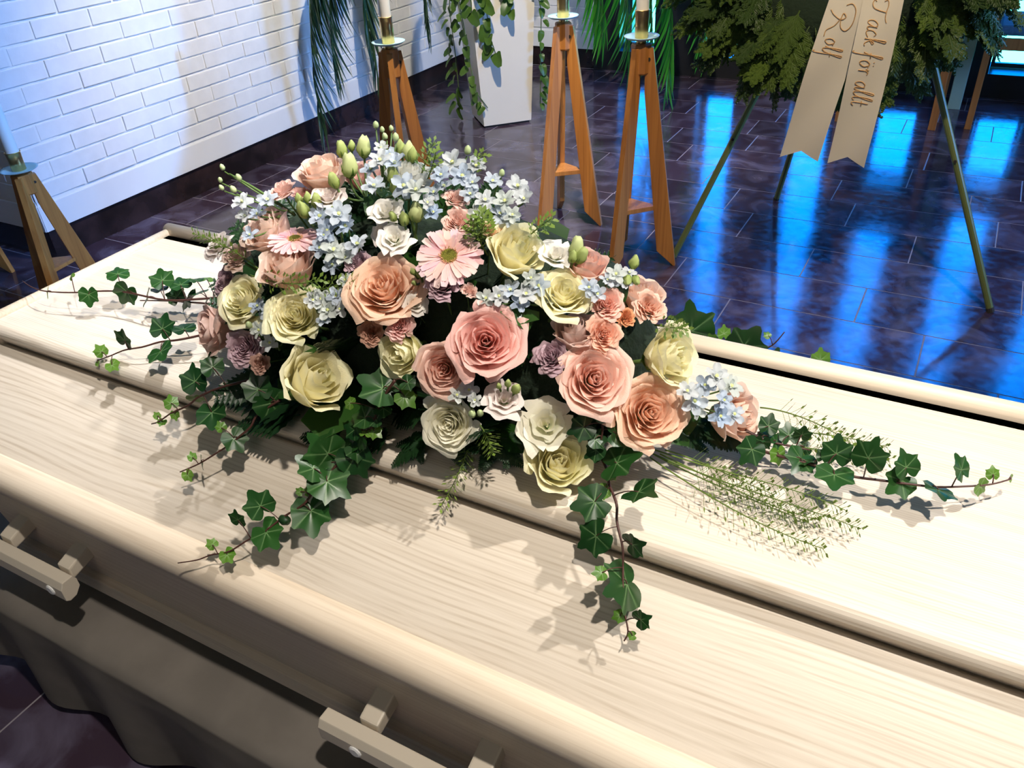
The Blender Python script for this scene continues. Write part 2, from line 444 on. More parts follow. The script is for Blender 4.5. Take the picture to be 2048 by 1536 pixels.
def brick_wall(name, along, fixed, lo, hi, ztop, phase, outward, joined_z=1.35):
    """painted brick facing. along 'y': wall plane x = fixed, bricks proud towards +x (outward=1)"""
    T = .2
    if along == 'y': wall = MB().box((fixed - T, lo, .13), (fixed - .005, hi, ztop)).build(name, MT['mortar'])
    else: wall = MB().box((lo, fixed + .005, .13), (hi, fixed + T, ztop)).build(name, MT['mortar'])
    tag(wall, kind='structure')
    if along == 'y': MB().box((fixed - .004, lo, .1305), (fixed + .004, hi, .243)).build('plaster_base', MT['plaster'], wall, bevel=.003)
    else: MB().box((lo, fixed - .004, .1305), (hi, fixed + .004, .243)).build('plaster_base', MT['plaster'], wall, bevel=.003)
    rg = random.Random(11); cnt = 0
    k = 0; big = MB()
    while True:
        z1 = .323 + .073 * k; z0 = z1 - .063
        if z1 > ztop: break
        off = phase + (0 if k % 2 == 0 else .132)
        s = off + math.floor((lo - off) / .264) * .264
        while s < hi:
            a = max(s + .005, lo + .002); b = min(s + .259, hi - .002)
            if b - a > .02:
                p = .0065 + rg.uniform(-.0015, .0015)
                dz = rg.uniform(-.0015, .0015)
                if along == 'y': bb = ((fixed - .006, a, z0 + dz), (fixed + p - .003, b, z1 + dz))
                else: bb = ((a, fixed - p + .003, z0 + dz), (b, fixed + .006, z1 + dz))
                if z0 < joined_z and cnt < 290:
                    MB().box(*bb).build('brick', MT['brick'], wall, bevel=.0022); cnt += 1
                else: big.box(*bb)
            s += .264
        k += 1
    if big.v: tag(big.build('upper_bricks', MT['brick'], wall), kind='stuff')
    return wall


brick_wall('wall_left', 'y', WX, WY, YB, 3.0, 2.053, 1, 1.25)
brick_wall('wall_left_return', 'x', WY, -4.6, WX, 3.0, -3.283, -1, .7)
# the outer corner of the two faces
brick_wall('wall_back_brick', 'x', YB, WX, -2.42, 3.0, -3.2, -1, .6)
tag(MB().box((WX - .2, WY + .012, 0), (WX - .012, YB, .13)).build('baseboard_left', MT['stone']), kind='structure')
tag(MB().box((-4.6, WY + .012, 0), (WX - .2, WY + .2, .13)).build('baseboard_left_return', MT['stone']), kind='structure')
tag(MB().box((WX - .012, YB + .012, 0), (-2.42, YB + .2, .13)).build('baseboard_back', MT['stone']), kind='structure')
# window wall: dark piers between tall narrow openings
wins = [(-2.23, -1.98), (-1.66, -1.41), (-1.04, -.79), (-.53, -.28), (.03, .28), (.59, .84)]
wb = MB(); xa = -2.42
for (a, b) in wins: wb.box((xa, YB, 0), (a, YB + .3, 3.0)); xa = b
wb.box((xa, YB, 0), (3.6, YB + .3, 3.0))
for (a, b) in wins: wb.box((a, YB + .001, 0), (b, YB + .3, .13)); wb.box((a, YB + .001, 2.65), (b, YB + .3, 3.0))
tag(wb.build('wall_back', MT['dark']), kind='structure')
frame_m = plain('blue_grey_frame', (.10, .16, .2), .4)
for i, (a, b) in enumerate(wins):
    w = MB().box((a + .003, YB + .17, .132), (a + .022, YB + .2, 2.648)).box((b - .022, YB + .17, .132), (b - .003, YB + .2, 2.648)) \
        .box((a + .022, YB + .17, .132), (b - .022, YB + .2, .155)).box((a + .022, YB + .17, 2.62), (b - .022, YB + .2, 2.648)) \
        .box((a + .022, YB + .17, 1.2), (b - .022, YB + .2, 1.225)).build('window_%d' % (i + 1), frame_m)
    tag(w, kind='structure')
    MB().box((a + .022, YB + .182, .155), (b - .022, YB + .187, 1.2)).build('pane', MT['glass'], w)
    MB().box((a + .022, YB + .182, 1.225), (b - .022, YB + .187, 2.62)).build('pane', MT['glass'], w)
tag(MB().box((-.128, 5.2, 0), (-.062, 5.28, 3.0)).build('trim_1', MT['post'], bevel=.004), kind='structure')
tag(MB().box((3.5, -2.6, 0), (3.6, YB, 3.0)).build('wall_right', MT['sidewall']), kind='structure')
tag(MB().box((-4.6, -2.7, 0), (3.6, -2.6, 3.0)).build('wall_front', MT['sidewall']), kind='structure')
tag(MB().box((-4.7, -2.6, 0), (-4.6, WY + .2, 3.0)).build('wall_far_left', MT['sidewall']), kind='structure')
tag(MB().box((-4.7, -2.7, 3.0), (3.7, YB + .35, 3.1)).build('ceiling', MT['ceil']), kind='structure')

# ------------------------------------------------------------------ coffin
CX0, CX1 = -1.352, .74
Z = .79
cof = thing('coffin', (0, 0, 0), 'long pale ash coffin under the flower arrangement, on a grey draped bier', 'coffin')
arc = lambda cy, cz, r, a0, a1, n=7: [(cy + r * math.cos(math.radians(lerp(a0, a1, i / n))), cz + r * math.sin(math.radians(lerp(a0, a1, i / n)))) for i in range(n + 1)]
# raised flat top board with a rounded near edge
prof = [(.600, .742)] + arc(.600, Z - .018, .018, 180, 90) + [(.962, Z)] + arc(.948, Z - .010, .010, 90, 10, 5) + [(.958, .742)]
top = MB().poly(prof, CX0 + .018, CX1).build('lid_top', MT['ash'], cof, smooth=False)
for p in top.data.polygons: p.use_smooth = False
# bead moulding along far edge and left end, mitred
bead = MB().poly([(.9635, .745)] + arc(.9785, Z + .001, .015, 180, 0, 10) + [(.994, .745)], CX0, CX1)
bead.build('edge_moulding', MT['ash_plain'], cof, smooth=True)
eb = MB(); pr = [(-.0, .745)] + [(x - CX0, z) for x, z in arc(CX0 + .009, Z + .001, .009, 180, 0, 8)] + [(.018, .745)]
n = len(pr); vs = []
for y in (.590, .972):
    for (dx, z) in pr: vs.append((CX0 + dx, y, z))
me = mesh('edge_moulding', vs, [(i, (i + 1) % n, n + (i + 1) % n, n + i) for i in range(n)] + [tuple(range(n))[::-1], tuple(range(n, 2 * n))], True, mat=MT['ash_plain'])
addo('edge_moulding', me, cof)
# sloping near panel, rounded over into the side
cy_, cz_, rr_ = .455, .607, .034
slope = [(.600, .7465), (.585, .7465)]
ny, nz = math.cos(math.radians(126.7)), math.sin(math.radians(126.7))
sl = slope + [(.459, .6525), (.459, .62), (.60, .60)]
MB().poly(sl, CX0, CX1).build('lid_slope', MT['ash'], cof)
fm = [(.459, .6525)] + arc(.455, .6195, .034, 83, 205, 16) + [(.44, .585), (.459, .585)]
MB().poly(fm, CX0, CX1).build('front_moulding', MT['ash_plain'], cof, smooth=False)
sl2 = [(.970, .744), (1.0, .744), (1.135, .645), (1.145, .60), (1.12, .58), (.97, .60)]
MB().poly(sl2[::-1], CX0, CX1).build('lid_slope', MT['ash'], cof)
for o_ in cof.children:
    if o_.name.startswith(('lid_slope', 'front_moulding')):
        nrm = [len(p.vertices) == 4 for p in o_.data.polygons]; o_.data.polygons.foreach_set('use_smooth', nrm)
        md = o_.modifiers.new('w', 'WEIGHTED_NORMAL'); md.keep_sharp = True
MB().poly([(.60, .60), (.446, .598), (.478, .392), (.60, .38), (1.09, .38), (1.12, .58)], CX0 + .01, CX1 - .01).build('side_board', MT['ash_plain'], cof, bevel=.002)
MB().poly([(.461, .412), (.480, .416), (.5, .385), (.476, .374), (.459, .386)][::-1], CX0, CX1).build('base_rim', MT['ash_plain'], cof, bevel=.002)
MB().poly([(.49, .384), (.49, .374), (1.09, .374), (1.09, .384)], CX0 + .005, CX1 - .005).build('base_board', MT['gap'], cof)
for fx in (-1.2, .5): MB().box((fx, .55, .3415), (fx + .06, .98, .3745)).build('foot_block', MT['gap'], cof)
for hi_, (xa, xb, pa, pb) in enumerate([(-1.35, -1.068, -1.262, -1.112), (-.555, -.15, -.508, -.348), (.2, .55, .25, .48)]):
    hd = MB()
    pf = [(.392, .474), (.398, .486), (.416, .486), (.4205, .476), (.4205, .461), (.41, .449), (.398, .447), (.392, .452)]
    hnd = MB().poly(pf, xa, xb).build('handle', MT['handle'], cof, bevel=.0015)
    for pxx in (pa, pb):
        MB().poly([(.421, .488), (.468, .505), (.471, .478), (.421, .466)], pxx, pxx + .03).build('handle_post', MT['handle'], hnd, bevel=.003)
        sc_ = MB().lathe([(.0095, 0), (.0095, .0015), (.007, .003), (.0, .003)], 14, Matrix.Translation((pxx + .012, .392, .463)) @ Matrix.Rotation(PI / 2, 4, 'X'))
        sc_.build('screw_cap', MT['white'], hnd, smooth=False)
# bier with cloth
bier = thing('draped_bier', (0, 0, 0), 'grey brown velvet cloth draped over the bier below the coffin', 'bier')
ZB = .34


def cloth(u, v):
    # v 0..0.35 flat shelf from y=.62 to crease, then hanging
    x = lerp(-1.75, .8, u)
    fold = .5 + .5 * math.sin(x * 9.0 + 1.2 * math.sin(x * 3.1)); f2 = math.sin(x * 23 + 2 * math.sin(x * 5))
    if v < .3:
        t = v / .3
        return (x, lerp(.62, .378, t), ZB + .0012 * math.sin(x * 30 + t * 9) - (.006 * t ** 8))
    t = (v - .3) / .7
    y = .376 - .004 * min(1, t * 5) + t * (.022 + .016 * math.sin(x * 21 + 1.5 * math.sin(x * 5) + t * 1.5)) - .003 * f2 * t
    z = lerp(ZB - .008, .045 + .03 * math.sin(x * 7.5 + .6), t)
    return (x + .01 * math.sin(x * 11) * t, y, z)


MB().grid(cloth, 170, 36).build('cloth', MT['cloth'], bier, smooth=True)
MB().box((-1.6, .63, .0), (.75, 1.1, ZB)).build('bier_frame', MT['gap'], bier)
MB().grid(lambda u, v: (lerp(-1.75, .8, u), lerp(.62, 1.12, v), ZB + .001), 4, 2).build('cloth_top', MT['cloth'], bier)

# ------------------------------------------------------------------ candle stands
def stand_parts():
    S = {}
    b = MB()
    # radial leg board, along +x, 22 mm thick
    T = .0105
    pts = [(.014, .735), (.041, .735), (.160, .0), (.152, .0), (.086, .055), (.017, .60)]
    for s in (-T, T):
        for (x, z) in pts: b.v.append(Vector((x, s, z))); b.uv.append((0, 0))
    n = len(pts)
    b.f += [tuple(range(n)), tuple(range(n, 2 * n))[::-1]] + [((i + 1) % n, i, n + i, n + (i + 1) % n) for i in range(n)]
    S['leg'] = b
    S['block'] = MB().lathe([(.030, .655), (.034, .66), (.034, .742), (.03, .746)], 6)
    S['shelf'] = MB().lathe([(.083, .205), (.083, .221)], 3)
    S['neck'] = MB().lathe([(.017, .742), (.017, .758)], 20)
    S['dish'] = MB().lathe([(.02, .758), (.05, .7605), (.058, .766), (.059, .768), (.05, .7635), (.02, .7615)], 32)
    S['cup'] = MB().lathe([(.021, .7605), (.0225, .763), (.0225, .80), (.0235, .838), (.0255, .84), (.0245, .842), (.0215, .84), (.0215, .80)], 28)
    return S


SP = stand_parts()
SPm = {}
leg_me = None


def candle_stand(x, y, az, label, zs=1.083, sh=0, clabel=''):
    t = thing('candle_stand', (x, y, 0), label, 'candle stand', 'wooden tripod candle stands round the coffin', math.radians(az))
    t.scale = (1, 1, zs)
    def put(k, name, mat, smooth=False, bevel=0, rot=None):
        if k not in SPm:
            o = SP[k].build(name, mat, t, smooth=smooth, bevel=bevel); SPm[k] = o.data
        else: o = addo(name, SPm[k], t)
        if rot: o.rotation_euler = (0, 0, rot)
        return o
    for i in range(3):
        lg = put('leg', 'leg', MT['teak'], bevel=.0015, rot=i * 2 * PI / 3 if i else 0.0001)
        if 'bolt' not in SPm:
            SPm['bolt'] = MB().lathe([(.006, 0), (.006, .002), (.0, .0022)], 10, Matrix.Translation((.028, -.011, .70)) @ Matrix.Rotation(PI / 2, 4, 'X')).mesh('bolt', MT['gap'])
        addo('bolt', SPm['bolt'], lg)
    put('block', 'top_block', MT['teak'], bevel=.001)
    put('shelf', 'stretcher_shelf', MT['teak'], bevel=.001).location = (0, 0, sh)
    put('neck', 'neck', MT['brass'], True)
    put('dish', 'drip_dish', MT['glassdish'], True)
    put('cup', 'candle_cup', MT['brass'], True)
    if True:
        c = addo('candle', SPm.get('candle') or MB().lathe([(.021, 0), (.0212, .002), (.0208, .45), (.018, .457), (.006, .459)], 24).mesh('candle', MT['wax'], True), None, (x, y, .806 * zs))
        SPm['candle'] = c.data
        w = addo('wick', SPm.get('wick') or MB().tube([(0, 0, .458), (.001, 0, .47)], .0012, 5).mesh('wick', MT['gap']), c)
        SPm['wick'] = w.data
        tag(c, clabel, 'candle', 'white candles on the wooden stands')
    return t


candle_stand(-1.44, 2.985, 7, 'wooden tripod candle stand just right of the white planter, farther of the right-hand pair', clabel='white candle just right of the planter, only its foot in the picture')
candle_stand(-1.022, 2.716, 16, 'wooden tripod candle stand nearest the green easel, right of the pair', clabel='white candle in front of the bright green palm fronds')
candle_stand(-1.85, 2.425, -55, 'wooden tripod candle stand behind the top of the flowers, before the brick wall', clabel='white candle above the flowers, before the shadowed brick wall')
candle_stand(-2.72, 1.488, -52, 'short wooden tripod candle stand at the left edge, beside the wall corner', .757, .1, clabel='white candle at the left edge of the photo, before the wall corner')
candle_stand(-3.52, 1.60, 20, 'candle stand beyond the left edge with only one foot in view', .9, clabel='candle on the stand beyond the left edge')

# ------------------------------------------------------------------ planter
pl = thing('planter', (-2.464, 4.235, 0), 'tall white tapered square planter box standing in the corner behind the candle stands', 'planter')


def sq(r, z): return [Vector((0, -r, z)), Vector((r, 0, z)), Vector((0, r, z)), Vector((-r, 0, z))]


bx = MB(); rings = [sq(.203, .012), sq(.262, .80), sq(.248, .80), sq(.24, .74)]
for r_ in rings: bx.v += r_; bx.uv += [(0, 0)] * 4
for j in range(3):
    for i in range(4): bx.f.append((j * 4 + i, j * 4 + (i + 1) % 4, j * 4 + 4 + (i + 1) % 4, j * 4 + 4 + i))
bx.f.append((3, 2, 1, 0)); bx.build('box', MT['planter'], pl, bevel=.002)
s_ = MB(); s_.v = sq(.243, .76) + sq(.2, .70); s_.uv = [(0, 0)] * 8
s_.f = [(0, 1, 2, 3), (7, 6, 5, 4)] + [(i, 4 + i, 4 + (i + 1) % 4, (i + 1) % 4) for i in range(4)]
s_.build('soil', MT['soil'], pl)
f_ = MB(); f_.v = sq(.19, 0) + sq(.19, .014); f_.uv = [(0, 0)] * 8
f_.f = [(3, 2, 1, 0), (4, 5, 6, 7)] + [(i, (i + 1) % 4, 4 + (i + 1) % 4, 4 + i) for i in range(4)]
f_.build('base', MT['gap'], pl)


# leaves -------------------------------------------------------------
def outline_leaf(fn, n=30, rings=5, cup=.15, veins=(), width=.05, tipdroop=.12):
    """leaf in the xy-plane: base at the origin, tip towards +y, length 1"""
    vs = [(0, 0, 0)]; uv = [(1, 0)]; fs = []
    for j in range(1, rings + 1):
        rr = j / rings
        for i in range(n):
            a = -PI + 2 * PI * (i + .5) / n   # angle from +y
            r = fn(a) * rr
            x, y = r * math.sin(a), r * math.cos(a)
            z = cup * (abs(x) ** 1.3) * .9 - tipdroop * max(0, y) ** 2 + .02 * math.sin(a * 5) * rr
            vm = 0
            for va in veins:
                d = abs(math.atan2(math.sin(a - va), math.cos(a - va))) * r
                if abs(math.atan2(math.sin(a - va), math.cos(a - va))) < 1.2: vm = max(vm, 1 - d / width)
            if vm > 0: z -= .012 * vm
            vs.append((x, y, z)); uv.append((max(0, vm), rr))
    for i in range(n): fs.append((0, 1 + (i + 1) % n, 1 + i))
    for j in range(rings - 1):
        for i in range(n):
            a = 1 + j * n + i; b = 1 + j * n + (i + 1) % n
            fs.append((a, b, b + n, a + n))
    return vs, fs, uv


IVV = (0, .95, -.95, 1.9, -1.9)


def ivy_fn(s=0, sharp=1.0):
    def f(a):
        b = a + s
        r = .30
        for va, le, w in ((0, .74, .50), (.95, .64, .44), (-.95, .64, .44), (1.95, .54, .5), (-1.95, .54, .5)):
            d = math.atan2(math.sin(b - va), math.cos(b - va)); r = max(r, le * math.exp(-abs(d / w) ** 1.7 * .8 * sharp))
        r = max(r, .50)
        # heart notch at the back
        d = PI - abs(b) if abs(b) <= PI else abs(b) - PI
        r *= .35 + .65 * min(1, abs(d) / .5)
        return r
    return f


def mk_leaf(name, fn, mat, **k):
    vs, fs, uv = outline_leaf(fn, **k); return mesh(name, vs, fs, True, uv, mat)


IVY = [mk_leaf('ivy_leaf', ivy_fn(s, sh), MT['ivy'], n=44, rings=6, veins=IVV, cup=c, width=.03, tipdroop=td) for s, sh, c, td in ((0, 1, .1, .1), (.08, 1.35, -.18, .2), (-.06, .8, .2, .05), (.05, 1.7, .25, .28))]
IVYY = [mk_leaf('ivy_leaf', ivy_fn(s, sh), MT['ivyy'], n=32, rings=4, veins=IVV, cup=c, width=.05, tipdroop=td) for s, sh, c, td in ((0, 1.5, .1, .1), (.1, 1.2, -.25, .3))]


def oval(w, p=1.0, base=.08):
    def f(a):
        # points of an ellipse-ish leaf measured from a foot near the base
        c = math.cos(a); s = abs(math.sin(a))
        r = 1 / max(1e-3, math.sqrt((max(c, 0) / 1.0) ** 2 + (s / w) ** 2 + (max(-c, 0) / base) ** 2))
        return r * (1 - .1 * abs(math.sin(a)) * p)
    return f


def heart(a):
    c = math.cos(a); s = abs(math.sin(a))
    return 1 / math.sqrt((max(c, 0)) ** 2 + (s / .42) ** 2 + (max(-c, 0) / .22) ** 2) * (1 - .15 * math.exp(-((PI - abs(a)) / .3) ** 2))


POTH = mk_leaf('pothos_leaf', heart, MT['pothos'], n=20, rings=4, veins=(0,), cup=.4, width=.04, tipdroop=.2)
SALAL = mk_leaf('broad_leaf', oval(.33, 1, .06), MT['salal'], n=20, rings=4, veins=(0,), cup=.25, width=.03, tipdroop=.35)


def leaf_obj(name, me, parent, base, d, nrm, size, **k):
    """place a leaf: foot at base, tip along d, upper face towards nrm"""
    y = Vector(d).normalized(); z = Vector(nrm) - y * Vector(nrm).dot(y)
    z = z.normalized() if z.length > 1e-4 else y.orthogonal().normalized()
    x = y.cross(z)
    q = Matrix((x, y, z)).transposed().to_quaternion()
    return addo(name, me, parent, base, rot=q, scale=size, **k)


# pothos trailing from the planter
po = thing('pothos_plant', (-2.464, 4.235, .76), 'trailing pothos with heart-shaped leaves hanging down the white planter', 'plant')
PO = Vector((-2.464, 4.235, .76)); rg = random.Random(5)
trails = [([(-.21, -.03, .05), (-.25, -.06, 0), (-.25, -.075, -.2), (-.235, -.08, -.4), (-.23, -.085, -.58), (-.23, -.09, -.70)], 26, .075),
          ([(-.05, -.15, .06), (-.07, -.27, .0), (-.055, -.25, -.2), (-.05, -.225, -.4), (-.02, -.23, -.55), (.03, -.2, -.64)], 17, .06),
          ([(.02, -.12, .06), (.05, -.23, .02), (.07, -.21, -.12), (.075, -.2, -.25), (.09, -.17, -.36)], 13, .08),
          ([(.16, -.05, .06), (.27, -.03, .0), (.29, -.0, -.15), (.28, .0, -.35), (.27, .0, -.55), (.26, .01, -.66)], 17, .06),
          ([(.1, -.1, .07), (.17, -.14, .03), (.17, -.12, -.05), (.165, -.12, -.15)], 7, .085),
          ([(-.12, -.1, .06), (-.17, -.14, .02), (-.16, -.125, -.1), (-.14, -.13, -.22), (-.13, -.125, -.3)], 8, .065),
          ([(-.02, -.15, .07), (0, -.27, .03), (.01, -.26, -.08), (.0, -.25, -.14)], 6, .08)]
for pts, nl, sz in trails:
    pts = [Vector(p) for p in pts]
    st = MB().tube(pts, .0028, 5).build('vine', MT['stem'], po, smooth=True)
    for i in range(nl):
        t = (i + .6) / nl * (len(pts) - 1); k = min(int(t), len(pts) - 2)
        p = pts[k].lerp(pts[k + 1], t - k)
        sd = rg.uniform(-1, 1)
        out = Vector((p.x, p.y - .05, 0)).normalized()
        d = Vector((sd * .8, -.25 + rg.uniform(-.2, .2), -.8 + rg.uniform(-.3, .35))) + out * .35
        b = p + out * .012 + Vector((sd * .02, -.01, -.005))
        lf = leaf_obj('pothos_leaf', POTH, po, b, d, out + Vector((rg.uniform(-.5, .5), -.5, .5)), sz * rg.uniform(.6, 1.05) * .95)
# yellow leaf
lf = leaf_obj('pothos_leaf', mk_leaf('yellow_leaf', heart, plain('yellow_leaf', (.55, .38, .02), .4), n=16, rings=3), po, (.03, -.245, -.02), (.3, 0, -1), (0, -1, .3), .06)
tag(lf, 'yellowed leaf')

# palm in the planter
pm = thing('palm_plant', (-2.464, 4.235, .76), 'large feather palm rooted in the white planter, its fronds arching to both sides', 'plant')


def leaflet_mesh(name, mat, w=.035, bend=.25, n=7):
    b = MB()
    def f(u, v):
        ww = w * math.sin(PI * min(1, .08 + .92 * v)) ** .55 * (1 - .55 * v)
        x = (u - .5) * 2 * ww
        return (x, v, -bend * v * v - abs(u - .5) * ww * -.5)
    b.grid(f, 2, n); return b.mesh(name, mat, True)


LFL = [leaflet_mesh('leaflet', MT['palm'], .05, bd) for bd in (.15, .35)]
LFD = [leaflet_mesh('leaflet', MT['palmdark'], .036, bd) for bd in (.2, .4)]


def bez(P, n):
    P = [Vector(p) for p in P]; out = []
    for i in range(n + 1):
        t = i / n; q = P[:]
        while len(q) > 1: q = [q[j].lerp(q[j + 1], t) for j in range(len(q) - 1)]
        out.append(q[0])
    return out


def frond(parent, o0, ctrl, nl, llen, meshes, mat, t0=.35, droop=.6, spread=1.0, side=None, seed=0):
    rg = random.Random(seed); pts = bez([Vector(c) - o0 for c in ctrl], 24)
    fr = MB().tube(pts, [lerp(.006, .0015, i / 24) for i in range(25)], 5).build('frond', mat, parent, smooth=True)
    for i in range(nl):
        t = lerp(t0, 1, (i + .5) / nl); k = min(int(t * 24), 23); p = pts[k].lerp(pts[k + 1], t * 24 - k)
        tg = (pts[k + 1] - pts[k]).normalized()
        sd = side if side is not None else Vector((0, 0, 1)).cross(tg).normalized()
        ln = llen * math.sin(PI * (.25 + .68 * (t - t0) / (1 - t0))) ** .6 * rg.uniform(.85, 1.1)
        for s in (-1, 1):
            d = tg * lerp(.9, 1.3, t) + sd * s * spread * rg.uniform(.75, 1.15) * (1.15 - .6 * t) + Vector((0, 0, -droop * rg.uniform(.7, 1.3)))
            nrm = tg.cross(d).normalized() * s
            if nrm.z < 0: nrm = -nrm
            leaf_obj('leaflet', rg.choice(meshes), fr, p, d, nrm + Vector((0, -.2, 0)), ln)
    return fr


P0 = Vector((-2.464, 4.235, .76))
up = Vector((0, 0, 1))
def kentia(end, mid, apex, nl, ln, ms, droop, spread, t0, seed):
    end = Vector(end); frond(pm, P0, [(-2.48, 4.2, .76), mid, apex, end], nl, ln, ms, MT['stem'], t0, droop, spread, seed=seed)
kentia((-3.09, 3.37, .13), (-2.5, 4.0, 1.75), (-3.05, 3.25, 1.55), 40, .40, LFD, .75, .55, .40, 1)
kentia((-3.03, 3.84, .21), (-2.6, 4.0, 1.8), (-3.0, 3.6, 1.6), 36, .36, LFD, .75, .6, .42, 2)
kentia((-3.06, 3.52, .36), (-2.5, 4.05, 1.7), (-3.0, 3.4, 1.5), 34, .36, LFD, .8, .6, .45, 12)
kentia((-3.0, 3.30, .50), (-2.5, 4.05, 1.7), (-2.95, 3.25, 1.5), 26, .32, LFD, .8, .6, .5, 13)
kentia((-2.80, 4.05, .47), (-2.5, 4.0, 1.45), (-2.75, 3.9, 1.25), 24, .26, LFD, .9, .5, .5, 3)
kentia((-2.06, 4.80, .34), (-2.3, 4.4, 1.8), (-2.05, 4.7, 1.4), 30, .44, LFL, .7, .8, .42, 4)
kentia((-1.88, 4.78, .26), (-2.1, 4.5, 1.85), (-1.9, 4.75, 1.4), 30, .44, LFL, .7, .8, .42, 5)
kentia((-1.72, 4.75, .30), (-2.0, 4.4, 2.0), (-1.75, 4.7, 1.5), 30, .44, LFL, .7, .8, .42, 8)
kentia((-1.60, 4.72, .12), (-2.0, 4.4, 2.0), (-1.55, 4.7, 1.5), 32, .42, LFL, .7, .7, .42, 6)
kentia((-1.40, 4.70, .36), (-2.0, 4.35, 2.0), (-1.40, 4.6, 1.5), 28, .40, LFL, .7, .7, .45, 7)

# ------------------------------------------------------------------ chairs
def chair(loc, rz, label):
    t = thing('chair', loc, label, 'chair', 'wooden chairs with blue seats by the windows', rz)
    # local: faces -y, seat 0.45 high
    for (x, y, h) in ((-.235, -.21, .452), (.235, -.21, .452), (-.235, .21, .86), (.235, .21, .86)):
        MB().box((x - .019, y - .016, 0), (x + .019, y + .016, h)).build('leg', MT['chairwood'], t, bevel=.003)
    MB().box((-.216, -.222, .395), (.216, -.2, .45)).build('rail', MT['chairwood'], t, bevel=.002)
    MB().box((-.216, .2, .395), (.216, .222, .45)).build('rail', MT['chairwood'], t, bevel=.002)
    for x in (-.235, .235): MB().box((x - .011, -.194, .395), (x + .011, .194, .45)).build('rail', MT['chairwood'], t, bevel=.002)
    MB().box((-.205, -.235, .453), (.205, .19, .50)).build('seat_cushion', MT['blue'], t, bevel=.016)
    MB().box((-.216, .2, .66), (.216, .218, .80)).build('backrest', MT['blue'], t, bevel=.008)
    for s in (-1, 1): MB().box((s * .232 - .004, -.18, .4505), (s * .232 + .004, -.15, .458)).build('clip', MT['white'], t)
    return t


chair((-.40, 5.0, 0), 0, 'wooden chair with blue seat half hidden behind the conifer wreath')
chair((.21, 5.1, 0), math.radians(90), 'wooden chair with blue seat cushion at the right edge by the windows')

# ------------------------------------------------------------------ easel, wreath, ribbons
ez = thing('easel', (-.36, 2.95, 0), 'olive green three-legged metal easel carrying the conifer wreath', 'easel')
AP = Vector((-.40, 2.97, 1.25)); o0 = Vector((-.36, 2.95, 0))
for a, b in (((.211, 2.819, .0), AP + Vector((.03, 0, 0))), ((-.895, 2.80, .0), AP + Vector((-.03, 0, 0))), ((-.674, 3.543, .0), AP + Vector((0, .03, 0)))):
    a = Vector(a); lg = MB().tube([a - o0, b - o0], .0115, 12).build('leg', MT['easel'], ez, smooth=False)
    MB().tube([a - o0 + Vector((0, 0, .0)), a - o0 + (b - a) * .012], .0125, 12).build('rubber_foot', MT['gap'], lg)
    m_ = a.lerp(b, .38) - o0
    MB().tube([m_ + Vector((0, -.013, 0)), m_ + Vector((0, -.017, 0))], .005, 8).build('screw', MT['gap'], lg)
MB().tube([AP - o0 + Vector((-.05, 0, 0)), AP - o0 + Vector((.05, 0, 0))], .012, 8).build('top_joint', MT['easel'], ez)
for s in (-1, 1): MB().tube([AP - o0 + Vector((s * .18, -.01, -.35)), AP - o0 + Vector((s * .18, -.11, -.36)), AP - o0 + Vector((s * .18, -.12, -.33))], .005, 6).build('hook', MT['easel'], ez)


def spray_mesh(seed):
    """flat scale-leaved conifer spray, length 1 along +y"""
    rg = random.Random(seed); b = MB()
    def twig(p, d, ln, r, lev):
        q = p + d * ln
        mid = p.lerp(q, .5) + Vector((0, 0, rg.uniform(-.02, .02)))
        s = d.cross(Vector((0, 0, 1))).normalized()
        n0 = len(b.v); w = r
        for (pp, ww) in ((p, w * .6), (mid, w), (q, w * .25)):
            b.v += [pp - s * ww, pp + Vector((0, 0, ww * .5)), pp + s * ww]; b.uv += [(0, 0)] * 3
        for i in range(2):
            for j in range(2): k = n0 + i * 3 + j; b.f.append((k, k + 1, k + 4, k + 3))
        if lev:
            m = int(ln * (10 if lev == 2 else 13)) + 2
            for i in range(m):
                t = (i + 1) / (m + 1)
                for sgn in (-1, 1):
                    dd = (d * 1.0 + s * sgn * .62 + Vector((0, 0, rg.uniform(-.15, .15)))).normalized()
                    twig(p.lerp(q, t), dd, ln * (.42 if lev == 2 else .38) * (1.1 - .75 * t) * rg.uniform(.8, 1.2), r * .8, lev - 1)
    twig(Vector((0, 0, 0)), Vector((0, 1, 0)), 1.0, .024, 2)
    return b.mesh('sprig', MT['thuja'], False)


SPR = [spray_mesh(i) for i in range(3)]
wc = Vector((-.455, 2.87, 1.20))
wr = thing('wreath', wc, 'large dark green conifer wreath on the easel behind the ribbons', 'wreath')
MB().tube([Vector((.35 * math.cos(t), -.02 * math.sin(t), .35 * math.sin(t))) for t in [2 * PI * i / 40 for i in range(41)]], .085, 10, cap=False).build('ring', MT['wire'], wr, smooth=True)
rg = random.Random(9)
for i in range(330):
    t = 2 * PI * (i + rg.random()) / 330 * 5 % (2 * PI)
    if math.sin(t) > -.1 and rg.random() < .72: continue
    rad = Vector((math.cos(t), 0, math.sin(t))); tan = Vector((-math.sin(t), 0, math.cos(t)))
    ph = rg.uniform(-1.2, 1.4)
    nrm = rad * math.sin(ph) + Vector((0, -1, 0)) * math.cos(ph)
    d = (tan * rg.uniform(-.8, .8) + rad * rg.uniform(.1, 1.0) + Vector((0, -.3, -.55)) + nrm * .35)
    p = rad * .35 + nrm * .075
    if abs(p.x - .09) < .17 and p.z < 0: d.y = abs(d.y) * .3; nrm = Vector((nrm.x, -.6, nrm.z)); p.y = max(p.y, -.05)
    leaf_obj('sprig', rg.choice(SPR), wr, p, d, nrm + Vector((0, 0, .4)), rg.uniform(.13, .22))


